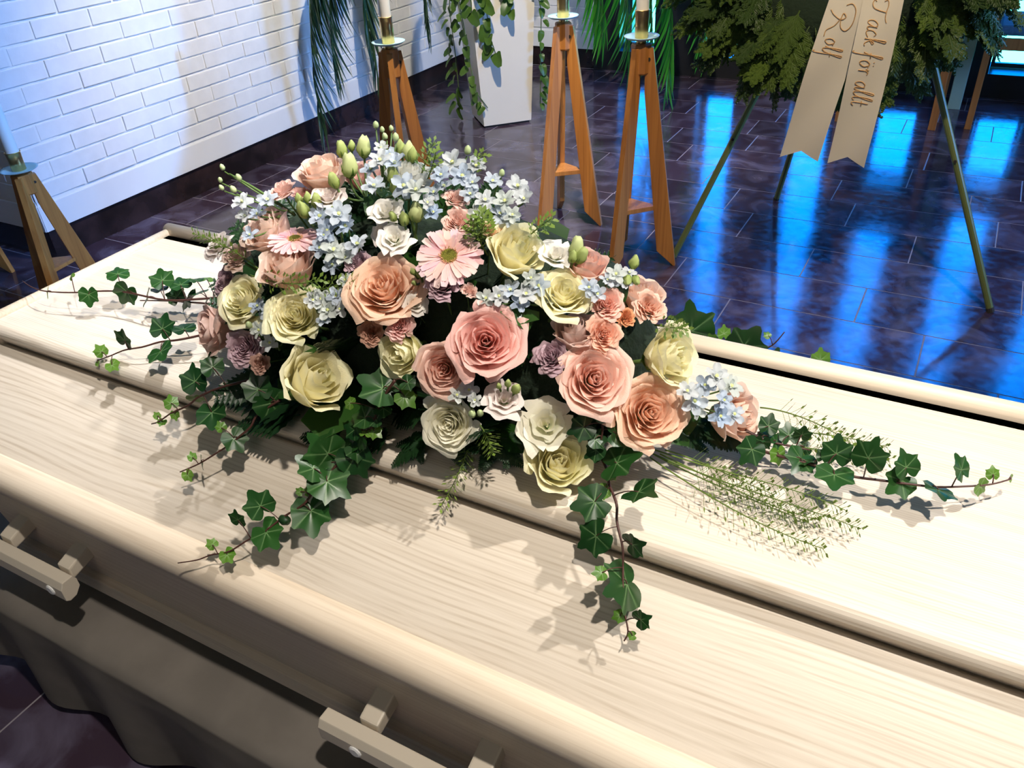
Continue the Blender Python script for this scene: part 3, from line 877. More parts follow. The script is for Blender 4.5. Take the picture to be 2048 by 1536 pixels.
def ribbon(x_top, x_bot, y_top, y_bot, ztop, zbot, w, label, flip, text):
    t = thing('ribbon', (0, 0, 0), label, 'ribbon')
    def S(u, v):
        # u across 0..1, v from top 0 to bottom 1
        x = lerp(x_top, x_bot, v) + (u - .5) * w * (1 + .04 * v) + .012 * math.sin(PI * v) * flip
        z = lerp(ztop, zbot, v)
        y = lerp(y_top, y_bot, v) - .02 * math.sin(PI * v * .9) + .006 * math.sin(v * 9 + u * 3)+.004*math.sin(u*PI)
        return Vector((x, y, z))
    b = MB()
    nu, nv = 8, 40
    for j in range(nv + 1):
        for i in range(nu + 1):
            u = i / nu; v = j / nv
            notch = .045 * (1 - abs(2 * u - 1)) * max(0, (v - .9) / .1)
            b.v.append(S(u, v * 1.0 - notch)); b.uv.append((u, v))
    for j in range(nv):
        for i in range(nu): q = j * (nu + 1) + i; b.f.append((q, q + 1, q + nu + 2, q + nu + 1))
    o = b.build('band', MT['satin'], t, smooth=True)
    for (strokes, v0, vs, u0, us) in text:
        for st in strokes:
            # text runs downwards, tops of the letters to the right
            pts = []
            for (a, h) in smooth_stroke(st):
                p = S(u0 + h * us, v0 + a * vs); pts.append(p + Vector((0, -.0012, .0004)))
            MB().tube(pts, .0014, 5).build('lettering', MT['gold'], t, smooth=True)
    return t


def smooth_stroke(pts, n=6):
    P = [Vector((*p, 0)) for p in pts]
    if len(P) < 3: return [(p.x, p.y) for p in P]
    out = []
    for i in range(len(P) - 1):
        a = P[max(i - 1, 0)]; b = P[i]; c = P[i + 1]; d = P[min(i + 2, len(P) - 1)]
        for k in range(n):
            t = k / n
            q = .5 * ((2 * b) + (c - a) * t + (2 * a - 5 * b + 4 * c - d) * t * t + (3 * b - a - 3 * c + d) * t ** 3)
            out.append((q.x, q.y))
    out.append((P[-1].x, P[-1].y)); return out


# script letters: strokes in (along, height), x-height .5, ascender 1
LT = {
 'R': ([[(.05, .55), (.0, .8), (.2, 1.05), (.6, 1.1), (.85, .9), (.75, .62), (.45, .5), (.3, .55), (.42, .7), (.5, .5), (.35, .1), (.2, -.1)], [(.45, .5), (.7, .3), (.85, .0), (1.05, -.02)]], 1.1),
 'T': ([[(.1, .75), (.05, .95), (.25, 1.05), (.5, 1.0), (.8, 1.0), (1.0, 1.12)], [(.55, 1.02), (.5, .6), (.4, .15), (.2, -.02), (.05, .1), (.12, .2)]], .85),
 'a': ([[(.45, .42), (.3, .5), (.08, .3), (.08, .05), (.22, .0), (.42, .3), (.47, .5), (.42, .1), (.5, .0), (.6, .08)]], .58),
 'c': ([[(.4, .42), (.28, .5), (.08, .3), (.08, .06), (.22, 0), (.45, .12)]], .48),
 'k': ([[(.05, 0), (.2, .6), (.32, 1.0), (.2, 1.02), (.12, .5), (.08, 0)], [(.12, .22), (.3, .46), (.4, .4), (.2, .25), (.35, .02), (.5, .05)]], .56),
 'f': ([[(.0, .1), (.2, .5), (.4, 1.0), (.3, 1.05), (.2, .6), (.12, 0), (.02, -.45), (-.08, -.4)], [(.05, .45), (.38, .47)]], .46),
 'ö': ([[(.25, .5), (.06, .3), (.08, .04), (.22, 0), (.42, .22), (.36, .46), (.22, .5), (.5, .44)], [(.16, .68), (.18, .72)], [(.36, .68), (.38, .72)]], .54),
 'o': ([[(.25, .5), (.06, .3), (.08, .04), (.22, 0), (.42, .22), (.36, .46), (.22, .5), (.5, .44)]], .54),
 'r': ([[(.05, .38), (.16, .5), (.12, 0)], [(.14, .3), (.28, .5), (.42, .46)]], .46),
 'l': ([[(.0, .1), (.2, .5), (.34, .98), (.24, 1.0), (.14, .5), (.12, .05), (.22, .0), (.34, .1)]], .36),
 't': ([[(.2, .85), (.12, .3), (.1, .04), (.2, 0), (.32, .1)], [(.02, .5), (.34, .52)]], .36)}


def text(s, cap=1.0):
    out = []; x = 0
    for ch in s:
        if ch == ' ': x += .32; continue
        st, adv = LT[ch]
        if ch.isupper(): out += [[(x + a * cap, .42 + (h - .5) * cap * .55) for a, h in q] for q in st]; x += adv * cap; continue
        out += [[(x + a, h) for a, h in q] for q in st]; x += adv
    return out, x


tR, lR = text('Rolf', 2.0); tT, lT = text('Tack för allt', 1.35)


ribbon(-.352, -.462, 2.70, 2.72, 1.12, .478, .118, 'left ivory satin ribbon with the short gold name, hanging from the wreath', -.2, [(tR, .262, .066, .24, .46)])
ribbon(-.292, -.314, 2.69, 2.71, 1.12, .478, .108, 'right ivory satin ribbon with the longer gold message, hanging from the wreath', .6, [(tT, .235, .072, .25, .5)])
# ------------------------------------------------------------------ flower arrangement
EC = Vector((-.60, .775, .77)); ER = Vector((.46, .215, .345))
GC = Vector((-.60, .79, .86))


def mound(px, py, k=1.0):
    d = ray(px, py); o = CAM - EC
    a = sum((d[i] / (ER[i] * k)) ** 2 for i in range(3)); b = 2 * sum(d[i] * o[i] / (ER[i] * k) ** 2 for i in range(3)); c = sum((o[i] / (ER[i] * k)) ** 2 for i in range(3)) - 1
    D = b * b - 4 * a * c
    t = (-b - math.sqrt(D)) / (2 * a) if D > 0 else -b / (2 * a)
    P = CAM + d * t
    if P.z < .8: P = on_z(px, py, .805)
    return P


def petal_mesh(name, R, H, rb, w, flare, curl, phase, spir=.08, ripple=.03, mat=None, nu=10, nv=8, point=0.0, close=0.0):
    rp = random.Random(int(phase * 1000) + 17)
    p1, p2 = rp.uniform(0, 6), rp.uniform(0, 6)
    def f(u, v):
        s = 2 * u - 1
        ww = w * (math.sin(PI * (.10 + .60 * v)) ** .7)
        th = s * ww
        r = rb + (R - rb) * math.sin(PI / 2 * min(1, v * 1.12)) ** .75
        e = max(0, v - .62) / .38
        r += flare * e ** 1.6 - close * v ** 2
        r *= 1 + spir * s
        z = H * (v ** .9) - curl * e ** 2 - H * .19 * v * v * abs(s) ** 3
        z += ripple * math.sin(4.5 * s + p1) * v ** 3 + point * max(0, 1 - abs(s) * 3) * e
        r += ripple * 1.2 * math.sin(6 * s + p2) * v ** 3 + point * .6 * max(0, 1 - abs(s) * 3) * e
        # outer rim rolls back a little at the shoulders
        r += flare * .5 * e * abs(s) ** 1.5
        return (r * math.cos(th), r * math.sin(th), z)
    b = MB(); b.grid(f, nu, nv); return b.mesh(name, mat, True)


def rose_template(n, mode, seed):
    rg = random.Random(seed); out = []
    th = rg.uniform(0, 6)
    for i in range(n):
        t = i / (n - 1)
        if mode == 'open':
            R = .05 + .82 * t ** 1.05; H = .86 - .16 * t ** 2; rb = .03 + .24 * t; w = lerp(2.4, 1.12, t ** .6); fl = .13 * t ** 1.5; cu = .20 * t ** 2; pt = .02 * t; cl = .0
        elif mode == 'cup':
            R = .05 + .62 * t ** .9; H = 1.05 - .12 * t ** 2; rb = .03 + .2 * t; w = lerp(2.4, 1.1, t ** .7); fl = .20 * max(0, t - .45) ** 1; cu = .22 * max(0, t - .45); pt = .05 * t; cl = .10 * (1 - t)
        elif mode == 'spray':
            R = .04 + .84 * t ** .95; H = .80 - .28 * t ** 2; rb = .03 + .2 * t; w = lerp(1.6, .75, t ** .6); fl = .12 * t; cu = .16 * t ** 2; pt = .0; cl = 0
        else:  # lisianthus
            R = .10 + .75 * t; H = .78 - .2 * t ** 2; rb = .04 + .1 * t; w = lerp(1.7, .95, t); fl = .28 * t; cu = .14 * t ** 2; pt = 0; cl = 0
        me = petal_mesh('petal', R, H, rb, w, fl, cu, rg.random() * 6, spir=.10 if mode != 'lisi' else .06, ripple=(.02 + .03 * t) * (1.3 if mode in ('lisi', 'spray') else 1), mat=MT['petal'] if mode != 'lisi' else MT['soft'], point=pt, close=cl)
        out.append((me, th, t)); th += (2.4 if mode in ('open', 'cup') else 2.05) + rg.uniform(-.15, .15)
    return out


TPL = {'open': [rose_template(24, 'open', 1), rose_template(25, 'open', 2), rose_template(23, 'open', 3)],
       'cup': [rose_template(18, 'cup', 4), rose_template(19, 'cup', 5)],
       'spray': [rose_template(30, 'spray', 6), rose_template(28, 'spray', 7)],
       'lisi': [rose_template(11, 'lisi', 8), rose_template(12, 'lisi', 9)]}
HT = {'open': .55, 'cup': .72, 'spray': .5, 'lisi': .5}


def sepals_mesh():
    b = MB()
    b.lathe([(.02, -.16), (.09, -.13), (.13, -.06), (.11, .02), (.05, .03)], 10)
    for i in range(5):
        a = i * 2 * PI / 5
        def f(u, v, a=a):
            w = .17 * (1 - v) ** .8; r = .10 + .42 * v - .06 * v * v
            x, y = r, (u - .5) * 2 * w
            return (x * math.cos(a) - y * math.sin(a), x * math.sin(a) + y * math.cos(a), -.04 + .42 * v * v - .02)
        b.grid(f, 2, 4)
    return b.mesh('sepals', MT['sepal'], True)


SEP = sepals_mesh()
FR = random.Random(21)


def flower(px, py, dia, kind, col, face, label, name='rose', cat='rose', group=None, k=1.0, squash=1.0, vary=.05, P=None):
    P = P or mound(px, py, k); R = 1.08 * px2m(dia, P) / 2 / {'open': .98, 'cup': .80, 'spray': .97, 'lisi': 1.05}[kind]
    ax = cdir(*face); q = zrot(ax, FR.uniform(0, 6.28))
    base = P - ax * R * HT[kind] * (1.0 if kind != 'cup' else 1.0)
    t = thing(name, base, label, cat, group)
    t.rotation_mode = 'QUATERNION'; t.rotation_quaternion = q; t.scale = (R, R, R * squash)
    tp = FR.choice(TPL[kind])
    for (me, th, tt) in tp:
        sh = 1 + FR.uniform(-vary, vary)
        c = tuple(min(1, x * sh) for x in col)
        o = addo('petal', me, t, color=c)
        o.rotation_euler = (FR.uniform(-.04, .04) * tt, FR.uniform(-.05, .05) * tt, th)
    addo('sepals', SEP, t)
    # stem into the foam
    g = Vector((lerp(P.x, GC.x, .45), lerp(P.y, GC.y, .8), .83))
    a = (q.inverted() @ (g - base)); a = Vector((a.x / R, a.y / R, a.z / (R * squash)))
    MB().tube([(0, 0, -.1), Vector((0, 0, -.1)) + Vector((0, 0, -.4)) * min(1, a.length * .4), a], .06 if kind != 'lisi' else .045, 6).build('stem', MT['stem'], t, smooth=True)
    return t


PEACH = (.98, .70, .53); PINK = (.96, .68, .58); PALE = (.98, .76, .64); CREAM = (.99, .94, .66); IVO = (.98, .95, .80); WHITE = (.95, .94, .88)
MAUVE = (.62, .45, .50); BLUSH = (.94, .70, .62); ROSY = (.94, .60, .54)
G1, G2, G3, G4 = 'large roses of the arrangement', 'small spray roses of the arrangement', 'mauve roses of the arrangement', 'white lisianthus flowers'
roses = [
    (765, 573, 150, 'open', PEACH, (-.12, .38), 'large peach rose in the middle left, just left of the pink gerbera', 1.0),
    (972, 682, 150, 'open', ROSY, (.02, .05), 'large deep pink rose with tight spiral in the centre below the gerbera', 1.04),
    (1190, 757, 150, 'open', PINK, (.12, .12), 'large peach pink rose below the three small spray roses, with a broad left petal', 1.02),
    (1300, 825, 150, 'open', PEACH, (.12, .12), 'large peach rose at the lower right, lowest of the big peach roses', 1.02),
    (888, 738, 112, 'open', PINK, (-.05, -.12), 'medium salmon pink rose tucked lower left of the central pink rose', 1.0),
    (1035, 498, 125, 'cup', CREAM, (.35, .55), 'plump pale yellow rose right of the gerbera', 1.0),
    (1128, 585, 118, 'open', CREAM, (.15, .5), 'pale yellow rose right of centre with green tinted outer petals', 1.0),
    (1345, 712, 128, 'cup', CREAM, (.75, .12), 'pale yellow rose seen from the side above the lowest peach rose', 1.0),
    (590, 630, 115, 'open', CREAM, (0, .2), 'cream rose facing the viewer at the left, below the pink cup rose', 1.0),
    (482, 600, 108, 'open', CREAM, (-.45, .25), 'cream rose turned left at the left side of the mound', 1.0),
    (424, 655, 105, 'cup', BLUSH, (-1.3, -.1), 'pale pink rose at the far left seen from its side', .97),
    (572, 530, 120, 'cup', PALE, (-.25, .85), 'pale peach cup-shaped rose leaning upward at the upper left', 1.0),
    (533, 458, 115, 'cup', PALE, (-.6, .75), 'pale peach rose behind the pink gerbera at the upper left', .97),
    (645, 340, 105, 'cup', PALE, (-.2, 1.2), 'pale pink rose standing at the top left of the mound', 1.0),
    (822, 348, 95, 'cup', WHITE, (.2, 1.2), 'white rose at the top of the mound', .97),
    (635, 757, 145, 'cup', CREAM, (1.0, .55), 'large cream rose with loose petals low at the left front', 1.0),
    (803, 706, 105, 'cup', CREAM, (-.5, -.35), 'cream rose half hidden beneath the small pink spray roses', .95),
    (898, 848, 112, 'open', IVO, (-.18, -.15), 'ivory rose low in the middle front', 1.0),
    (1118, 925, 130, 'cup', CREAM, (.1, .35), 'cream rose lying lowest at the front on the lid edge', 1.0),
    (1092, 848, 105, 'lisi', IVO, (-.1, .3), 'loose ivory bloom of two folded petals above the lowest cream rose', .97),
    (1175, 527, 95, 'cup', PINK, (.35, 1.1), 'dusty pink rose seen from below its rim at the upper right', .97),
    (1150, 660, 100, 'cup', (.80, .62, .56), (-.1, .95), 'dusky pink rose standing behind the large peach pink rose', .96),
    (1478, 832, 118, 'cup', PALE, (.95, .05), 'pale peach rose at the right end of the mound, turned right', 1.0),
    (1285, 588, 95, 'cup', PALE, (.25, 1.0), 'pale peach rose behind the spray roses at the upper right', .93),
    (728, 345, 80, 'cup', BLUSH, (0, 1.2), 'pale pink rose mostly hidden behind the delphinium at the top', .9),
]
for r in roses: flower(r[0], r[1], r[2], r[3], r[4], r[5], r[6], group=G1, k=r[7])
sprays = [
    (912, 393, 52, BLUSH, (.1, .8), 'small blush spray rose above the gerbera, upper of two'),
    (915, 440, 62, BLUSH, (-.05, .35), 'small blush spray rose directly above the gerbera, lower of two'),
    (985, 458, 48, (.95, .72, .48), (.2, .7), 'small apricot spray rose beside green sprigs above the yellow rose'),
    (1212, 606, 68, (.96, .64, .54), (-.05, .25), 'small pink spray rose at left of the right-hand trio'),
    (1300, 612, 66, (.96, .68, .55), (.2, .25), 'small pale apricot spray rose at right of the right-hand trio'),
    (1208, 668, 72, (.95, .62, .48), (.1, .1), 'small peach spray rose lowest of the right-hand trio'),
    (1252, 634, 36, (.85, .42, .22), (.1, .2), 'tiny orange spray rose between the right-hand trio'),
    (797, 652, 58, (.92, .62, .58), (.05, .05), 'small pink spray rose below the large peach rose'),
    (742, 666, 50, (.66, .40, .30), (0, 0), 'small faded brown spray rose left of the pink one below the peach rose'),
    (562, 378, 62, BLUSH, (-.5, 1.0), 'small pale pink spray rose at the upper left edge'),
    (602, 384, 42, (.85, .58, .52), (.1, 1.1), 'small half closed pink spray rose next to the green buds, upper left'),
    (520, 728, 40, (.66, .42, .34), (0, -.1), 'tiny brown pink spray rose below the mauve rose at the left'),
    (470, 510, 66, (.78, .60, .52), (-.4, .4), 'small beige pink spray rose at the left below the white bloom'),
    (940, 580, 34, BLUSH, (.4, .5), 'tiny pale pink spray rose right of the mauve rose under the gerbera'),
]
for x, y, d, c, f, lb in sprays: flower(x, y, d, 'spray', c, f, lb, group=G2)
for x, y, d, f, lb, k in [(882, 568, 66, (-.15, .35), 'dusky mauve rose under the left edge of the gerbera', 1.05),
                       (1100, 712, 72, (-.35, .25), 'mauve rose with ruffled rim left of the large peach pink rose', 1.0),
                       (485, 695, 72, (-.1, 0), 'mauve rose low at the left below the cream rose', 1.02),
                       (447, 560, 60, (-.8, .3), 'mauve rose at the left edge behind the cream rose', .97),
                       (714, 522, 52, (-.2, .6), 'pinkish mauve rose behind the top of the large peach rose', .98)]:
    flower(x, y, d, 'spray', MAUVE, f, lb, group=G3, k=k)
for x, y, d, f, lb, k in [(770, 420, 68, (-.1, .7), 'white lisianthus near the top with layered petals', 1.0), (788, 475, 66, (0, .4), 'white lisianthus lower of the two near the top', 1.0),
                       (655, 392, 66, (0, .9), 'white lisianthus under the pink rose at the top left', 1.0), (1110, 507, 68, (.1, .6), 'small white bloom between the two pale yellow roses', 1.0),
                       (1008, 797, 78, (.05, .45), 'white lisianthus low in the centre below the deep pink rose', 1.0), (830, 608, 52, (.3, .2), 'white lisianthus right of the large peach rose', .98),
                       (432, 490, 62, (-.6, .5), 'pinkish white lisianthus at the far left of the mound', 1.0), (768, 462, 50, (-.3, .4), 'blush lisianthus between the two white ones', .93)]:
    flower(x, y, d, 'lisi', (.93, .90, .84) if 'pink' not in lb and 'blush' not in lb else (.85, .76, .72), f, lb, 'lisianthus', 'lisianthus', G4, k)

# gerberas -------------------------------------------------------------
def gerbera(px, py, dia, face, label, k=1.0):
    P = mound(px, py, k); R = px2m(dia, P) / 2; ax = cdir(*face)
    t = thing('gerbera', P - ax * R * .12, label, 'gerbera', 'pink gerberas')
    t.rotation_mode = 'QUATERNION'; t.rotation_quaternion = zrot(ax, .3); t.scale = (R,) * 3
    ms = []
    for s in range(3):
        rg = random.Random(s)
        def f(u, v, s=s):
            w = .125 * (.35 + .65 * math.sin(PI * min(1, .15 + .62 * v)))* (1 if v < .93 else .8)
            x = .2 + .8 * v; y = (u - .5) * 2 * w
            z = (.10 + .10 * v - .18 * v * v * (s * .4 + .4)) + .25 * abs(u - .5) * w - .01 * math.cos((u - .5) * 18)
            return (x, y, z)
        b = MB(); b.grid(f, 6, 7); ms.append(b.mesh('ray_petal', MT['gerb'], True))
    gr = random.Random(px)
    for ring, (n, sc, dz) in enumerate(((24, 1.0, 0), (22, .88, .04))):
        for i in range(n):
            o = addo('ray_petal', gr.choice(ms), t, (0, 0, dz), color=tuple(min(1, c * gr.uniform(.93, 1.05)) for c in (.95, .68, .68)))
            o.rotation_euler = (gr.uniform(-.15, .15), gr.uniform(-.1, .1), (i + .5 * ring + gr.uniform(-.2, .2)) * 2 * PI / n); o.scale = (sc * gr.uniform(.93, 1.04), sc, sc)
    MB().lathe([(.24, .08), (.25, .15), (.20, .19), (.12, .18), (.0, .16)], 24).build('disc', plain('gerbera_disc', (.42, .40, .03), .8, noise=.4, nscale=40, bump=1), t, smooth=True)
    fb = MB()
    for i in range(90):
        a = gr.uniform(0, 6.28); r = gr.uniform(.17, .27); d = Vector((math.cos(a) * .3, math.sin(a) * .3, 1)).normalized()
        p = Vector((r * math.cos(a), r * math.sin(a), .12)); fb.tube([p, p + d * gr.uniform(.08, .14)], [.011, .008], 4)
    tag(fb.build('florets', plain('gerbera_floret', (.86, .48, .28), .7), t), kind='stuff')
    MB().lathe([(.05, -.2), (.22, -.1), (.27, .08), (.2, .1)], 12).build('calyx', MT['sepal'], t, smooth=True)
    MB().tube([(0, 0, -.15), (0, 0, -1.6)], .06, 8).build('stem', MT['stem'], t, smooth=True)


gerbera(898, 512, 138, (0, .45), 'pink gerbera daisy with yellow green centre facing the viewer in the middle', 1.04)
gerbera(590, 478, 112, (0, 1.3), 'pink gerbera daisy seen edge-on at the upper left between peach roses', .97)


# buds -----------------------------------------------------------------
def bud_mesh(tw, name='bud', open_=0.0):
    b = MB(); n = 15
    prof = [(.10, 0), (.26, .12), (.36, .32), (.37, .5), (.30, .72), (.17 + open_, .9), (.05 + open_, 1.06)]
    for j, (r, z) in enumerate(prof):
        for k in range(n):
            a = 2 * PI * k / n + tw * z; rr = r * (1 + .10 * math.cos(3 * (2 * PI * k / n)))
            b.v.append(Vector((rr * math.cos(a), rr * math.sin(a), z + .05 * math.cos(3 * 2 * PI * k / n) * z))); b.uv.append((k / n, z * .95))
    for j in range(len(prof) - 1):
        for k in range(n): b.f.append((j * n + k, j * n + (k + 1) % n, (j + 1) * n + (k + 1) % n, (j + 1) * n + k))
    b.f.append(tuple(range(n))[::-1]); b.f.append(tuple((len(prof) - 1) * n + k for k in range(n)))
    return b.mesh(name, MT['bud'], True)


BUD = [bud_mesh(1.5), bud_mesh(2.2), bud_mesh(1.2, open_=.08)]
cal = MB()
for i in range(5):
    a = i * 2 * PI / 5
    def f(u, v, a=a):
        w = .10 * (1 - v) ** .7; r = .12 + .30 * math.sin(PI * .5 * min(1, v * 1.3)) - .02
        y = (u - .5) * 2 * w
        return (r * math.cos(a) - y * math.sin(a), r * math.sin(a) + y * math.cos(a), -.02 + .62 * v)
    cal.grid(f, 2, 4)
CAL = cal.mesh('calyx', MT['sepal'], True)


def bud_spray(root_px, buds, label, name='lisianthus_buds', cat='flower buds', k=1.0):
    """buds: (px, py, length px, face)"""
    P0 = mound(root_px[0], root_px[1], .88)
    t = thing(name, P0, label, cat, 'green white buds on thin stems')
    for (x, y, ln, face) in buds:
        P = mound(x, y, k * 1.02); s = px2m(ln, P) * .9; ax = cdir(*face)
        q = zrot(ax, x); b = P - ax * s * .5 - P0
        o = addo('bud', FR.choice(BUD), t, b, rot=q, scale=(s * .95, s * .95, s), color=(.46, .54, .20) if ln < 42 else (.66, .72, .36))
        addo('calyx', CAL, o)
        m = b * .5 - ax * s * .6
        MB().tube(bez([b, b - ax * s * .7, m, Vector((0, 0, 0))], 8), .0014, 5).build('stem', MT['stem'], t, smooth=True)
    return t


bud_spray((735, 400), [(698, 333, 52, (.05, 1.3)), (683, 300, 36, (-.2, 1.3)), (728, 295, 46, (.1, 1.5)), (668, 362, 36, (-.4, 1.2)), (703, 292, 24, (.1, 1.4))], 'tall green white buds left of the highest point of the mound')
bud_spray((640, 445), [(606, 420, 40, (-.3, 1.0)), (633, 403, 34, (.0, 1.2)), (616, 396, 28, (-.1, 1.2)), (598, 398, 26, (-.2, 1.2))], 'cluster of green buds below the pink rose at the upper left')
bud_spray((815, 350), [(802, 297, 36, (-.1, 1.4)), (818, 303, 42, (.1, 1.4)), (826, 310, 34, (.15, 1.4))], 'narrow green buds at the right of the highest point of the mound')
bud_spray((815, 500), [(832, 425, 48, (.05, 1.0)), (808, 438, 34, (-.1, 1.0)), (786, 434, 24, (-.4, .9)), (790, 375, 34, (0, 1.1)), (785, 352, 38, (-.1, 1.1))], 'green white buds on dark stems beside the white lisianthus')
bud_spray((1130, 540), [(1152, 495, 46, (.2, 1.2)), (1162, 512, 40, (.5, .9)), (1146, 514, 30, (.1, 1.0))], 'green buds between the small white bloom and the dusty pink rose')
bud_spray((1250, 580), [(1268, 525, 34, (.2, 1.3)), (1255, 560, 30, (-.2, -.9)), (1272, 560, 26, (.2, -.9))], 'small drooping pale buds at the right shoulder of the mound')
bud_spray((1010, 810), [(1032, 778, 30, (.2, .5)), (1016, 767, 22, (0, .7)), (998, 772, 18, (-.2, .6))], 'three round green white buds on the low white lisianthus')
bud_spray((840, 560), [(840, 548, 24, (-.2, .7)), (826, 543, 20, (-.4, .7)), (828, 566, 16, (-.4, .2))], 'small green buds between the peach rose and the gerbera')


# delphinium ------------------------------------------------------------
def dpetal(seed):
    rg = random.Random(seed); a, c = rg.uniform(0, 6), rg.uniform(.1, .3)
    def f(u, v):
        w = (.36 + .05 * math.sin(9 * v + a)) * math.sin(PI * min(1, .12 + .74 * v)) ** .8
        return (.05 + .95 * v, (u - .5) * 2 * w, .28 * v - c * v * v + .09 * math.sin(7 * u + a) * v + .15 * abs(u - .5) * v)
    b = MB(); b.grid(f, 4, 5); return b.mesh('petal', MT['floret'], True)


DP = [dpetal(i) for i in range(4)]
spur = MB().tube([(0, 0, .08), (0, 0, -.15), (.06, 0, -.5), (.12, 0, -.85)], [.14, .12, .07, .03], 7)
DSP = spur.mesh('spur', MT['floret'], True)
DCE = MB().lathe([(.04, .0), (.16, .12), (.13, .24), (.0, .26)], 8).mesh('eye', plain('floret_eye', (.62, .66, .25), .6), True)
DB = MB().lathe([(.03, 0), (.2, .1), (.27, .3), (.22, .55), (.08, .72), (.02, .76)], 9).mesh('bud', plain('delphinium_bud', (.46, .56, .28), .5), True)
DBLUE = ((.52, .65, .84), (.66, .74, .83), (.74, .78, .80), (.70, .76, .72), (.60, .70, .84))


def delph(root, pts, label, white=.5, k=1.0):
    P0 = mound(root[0], root[1], .9); t = thing('delphinium', P0, label, 'delphinium', 'pale blue delphinium sprays')
    prev = Vector((0, 0, 0)); spine = [prev]
    for (x, y, d, kind) in pts:
        P = mound(x, y, k * FR.uniform(1.0, 1.05)); s = px2m(d, P) / 2 * 1.1
        ax = cdir(FR.uniform(-.6, .6), FR.uniform(.1, 1.0)); nrm = (P - EC); nrm = Vector((nrm.x / ER.x ** 2, nrm.y / ER.y ** 2, nrm.z / ER.z ** 2)).normalized()
        ax = (ax + nrm * .6).normalized()
        b = P - P0 - ax * s * .1
        if kind == 'b':
            addo('bud', DB, t, b, rot=zrot(ax + Vector((0, 0, .6)), 0), scale=s * 2.1)
        else:
            c = FR.choice(DBLUE)
            c = tuple(lerp(v, .86, white * .4) * .9 for v in c)
            s *= 1.18; o = addo('floret', DCE, t, b, rot=zrot(ax, FR.uniform(0, 6)), scale=s)
            for i in range(5):
                pe = addo('petal', FR.choice(DP), o, color=c); pe.rotation_euler = (FR.uniform(-.3, .3), -.1 + FR.uniform(-.35, .25), i * 2 * PI / 5)
            for i in range(3):
                pe = addo('petal', FR.choice(DP), o, (0, 0, .06), color=tuple(min(1, v * 1.08) for v in c)); pe.rotation_euler = (FR.uniform(-.3, .3), -.75, i * 2.1 + .6); pe.scale = (.55,) * 3
            addo('spur', DSP, o, color=c)
        MB().tube(bez([b - ax * s * .3, b * .6 - ax * s, b * .3], 6), .0011, 4).build('stalk', MT['stem'], t, smooth=True)
        spine.append(b)
    far = max(spine, key=lambda v: v.length)
    MB().tube(bez([(0, 0, 0), far * .5 + Vector((0, 0, .005)), far * .92], 8), [.0022 - .00015 * i for i in range(9)], 6).build('stem', MT['stem'], t, smooth=True)


F, B_ = 'f', 'b'
delph((590, 430), [(447, 340, 17, B_), (442, 364, 15, B_), (446, 380, 16, B_), (480, 361, 20, B_), (470, 385, 20, B_), (484, 403, 36, F), (535, 399, 36, F), (490, 432, 30, F), (515, 428, 30, F), (500, 470, 30, F)], 'delphinium spray reaching farthest to the upper left with round buds', k=1.05)
delph((690, 520), [(640, 432, 40, F), (678, 428, 44, F), (655, 462, 40, F), (692, 452, 40, F), (668, 500, 44, F), (640, 496, 36, F), (715, 488, 42, F), (648, 470, 24, F), (670, 425, 22, B_), (665, 530, 36, F), (690, 515, 34, F)], 'white delphinium cluster above the large peach rose')
delph((770, 400), [(752, 256, 20, B_), (765, 264, 16, B_), (783, 262, 16, B_), (772, 278, 18, B_), (792, 282, 22, B_), (760, 320, 40, F), (742, 338, 36, F), (790, 326, 40, F), (748, 372, 40, F), (808, 372, 46, F), (832, 380, 42, F), (762, 296, 26, F), (780, 310, 30, F)], 'delphinium spike standing at the highest point of the mound', k=1.03)
delph((890, 420), [(905, 325, 44, F), (925, 352, 42, F), (952, 332, 36, F), (882, 350, 34, F), (868, 385, 34, F), (888, 372, 34, F), (935, 308, 24, B_), (940, 388, 34, F), (866, 425, 32, F), (855, 405, 28, F)], 'pale blue delphinium above the blush spray roses, right of the top', .2)
delph((970, 430), [(985, 362, 34, F), (1035, 372, 40, F), (1048, 398, 34, F), (1010, 402, 40, F), (970, 400, 36, F), (955, 425, 32, F), (1000, 428, 40, F), (1025, 430, 30, F), (1003, 352, 20, B_), (1018, 440, 34, F), (945, 365, 30, F)], 'blue white delphinium leaning right above the yellow rose', .3)
delph((1040, 610), [(1020, 580, 38, F), (1052, 588, 38, F), (1078, 572, 40, F), (998, 592, 34, F), (972, 597, 34, F), (1095, 598, 34, F), (1040, 606, 32, F), (1062, 556, 30, F)], 'white delphinium left of the pale yellow rose, above the deep pink rose')
delph((1210, 600), [(1178, 575, 34, F), (1195, 588, 32, F), (1232, 548, 34, F), (1246, 562, 34, F), (1215, 560, 28, F), (1258, 545, 26, F)], 'pale delphinium between the dusty pink rose and the spray roses')
delph((1360, 800), [(1432, 752, 44, F), (1462, 772, 44, F), (1388, 802, 46, F), (1375, 782, 36, F), (1440, 832, 40, F), (1468, 828, 38, F), (1410, 770, 36, F), (1448, 800, 32, F), (1395, 820, 32, F)], 'blue white delphinium spray at the right end between yellow and peach roses', .3, 1.03)
delph((640, 640), [(640, 598, 36, F), (656, 620, 38, F), (626, 600, 30, F), (672, 592, 32, F), (650, 640, 30, F), (690, 560, 28, F), (680, 618, 30, F)], 'white delphinium spray beside the cream rose at the left')
delph((560, 700), [(532, 622, 34, F), (518, 660, 30, F), (540, 686, 32, F), (515, 612, 30, F), (560, 668, 26, F), (500, 655, 22, B_), (545, 655, 30, F)], 'small delphinium spray between the two cream roses at the left', .2)
delph((940, 830), [(938, 780, 34, F), (914, 790, 30, F), (945, 832, 26, B_), (950, 800, 24, F), (962, 830, 22, B_)], 'small white delphinium sprig above the low ivory rose', 1)


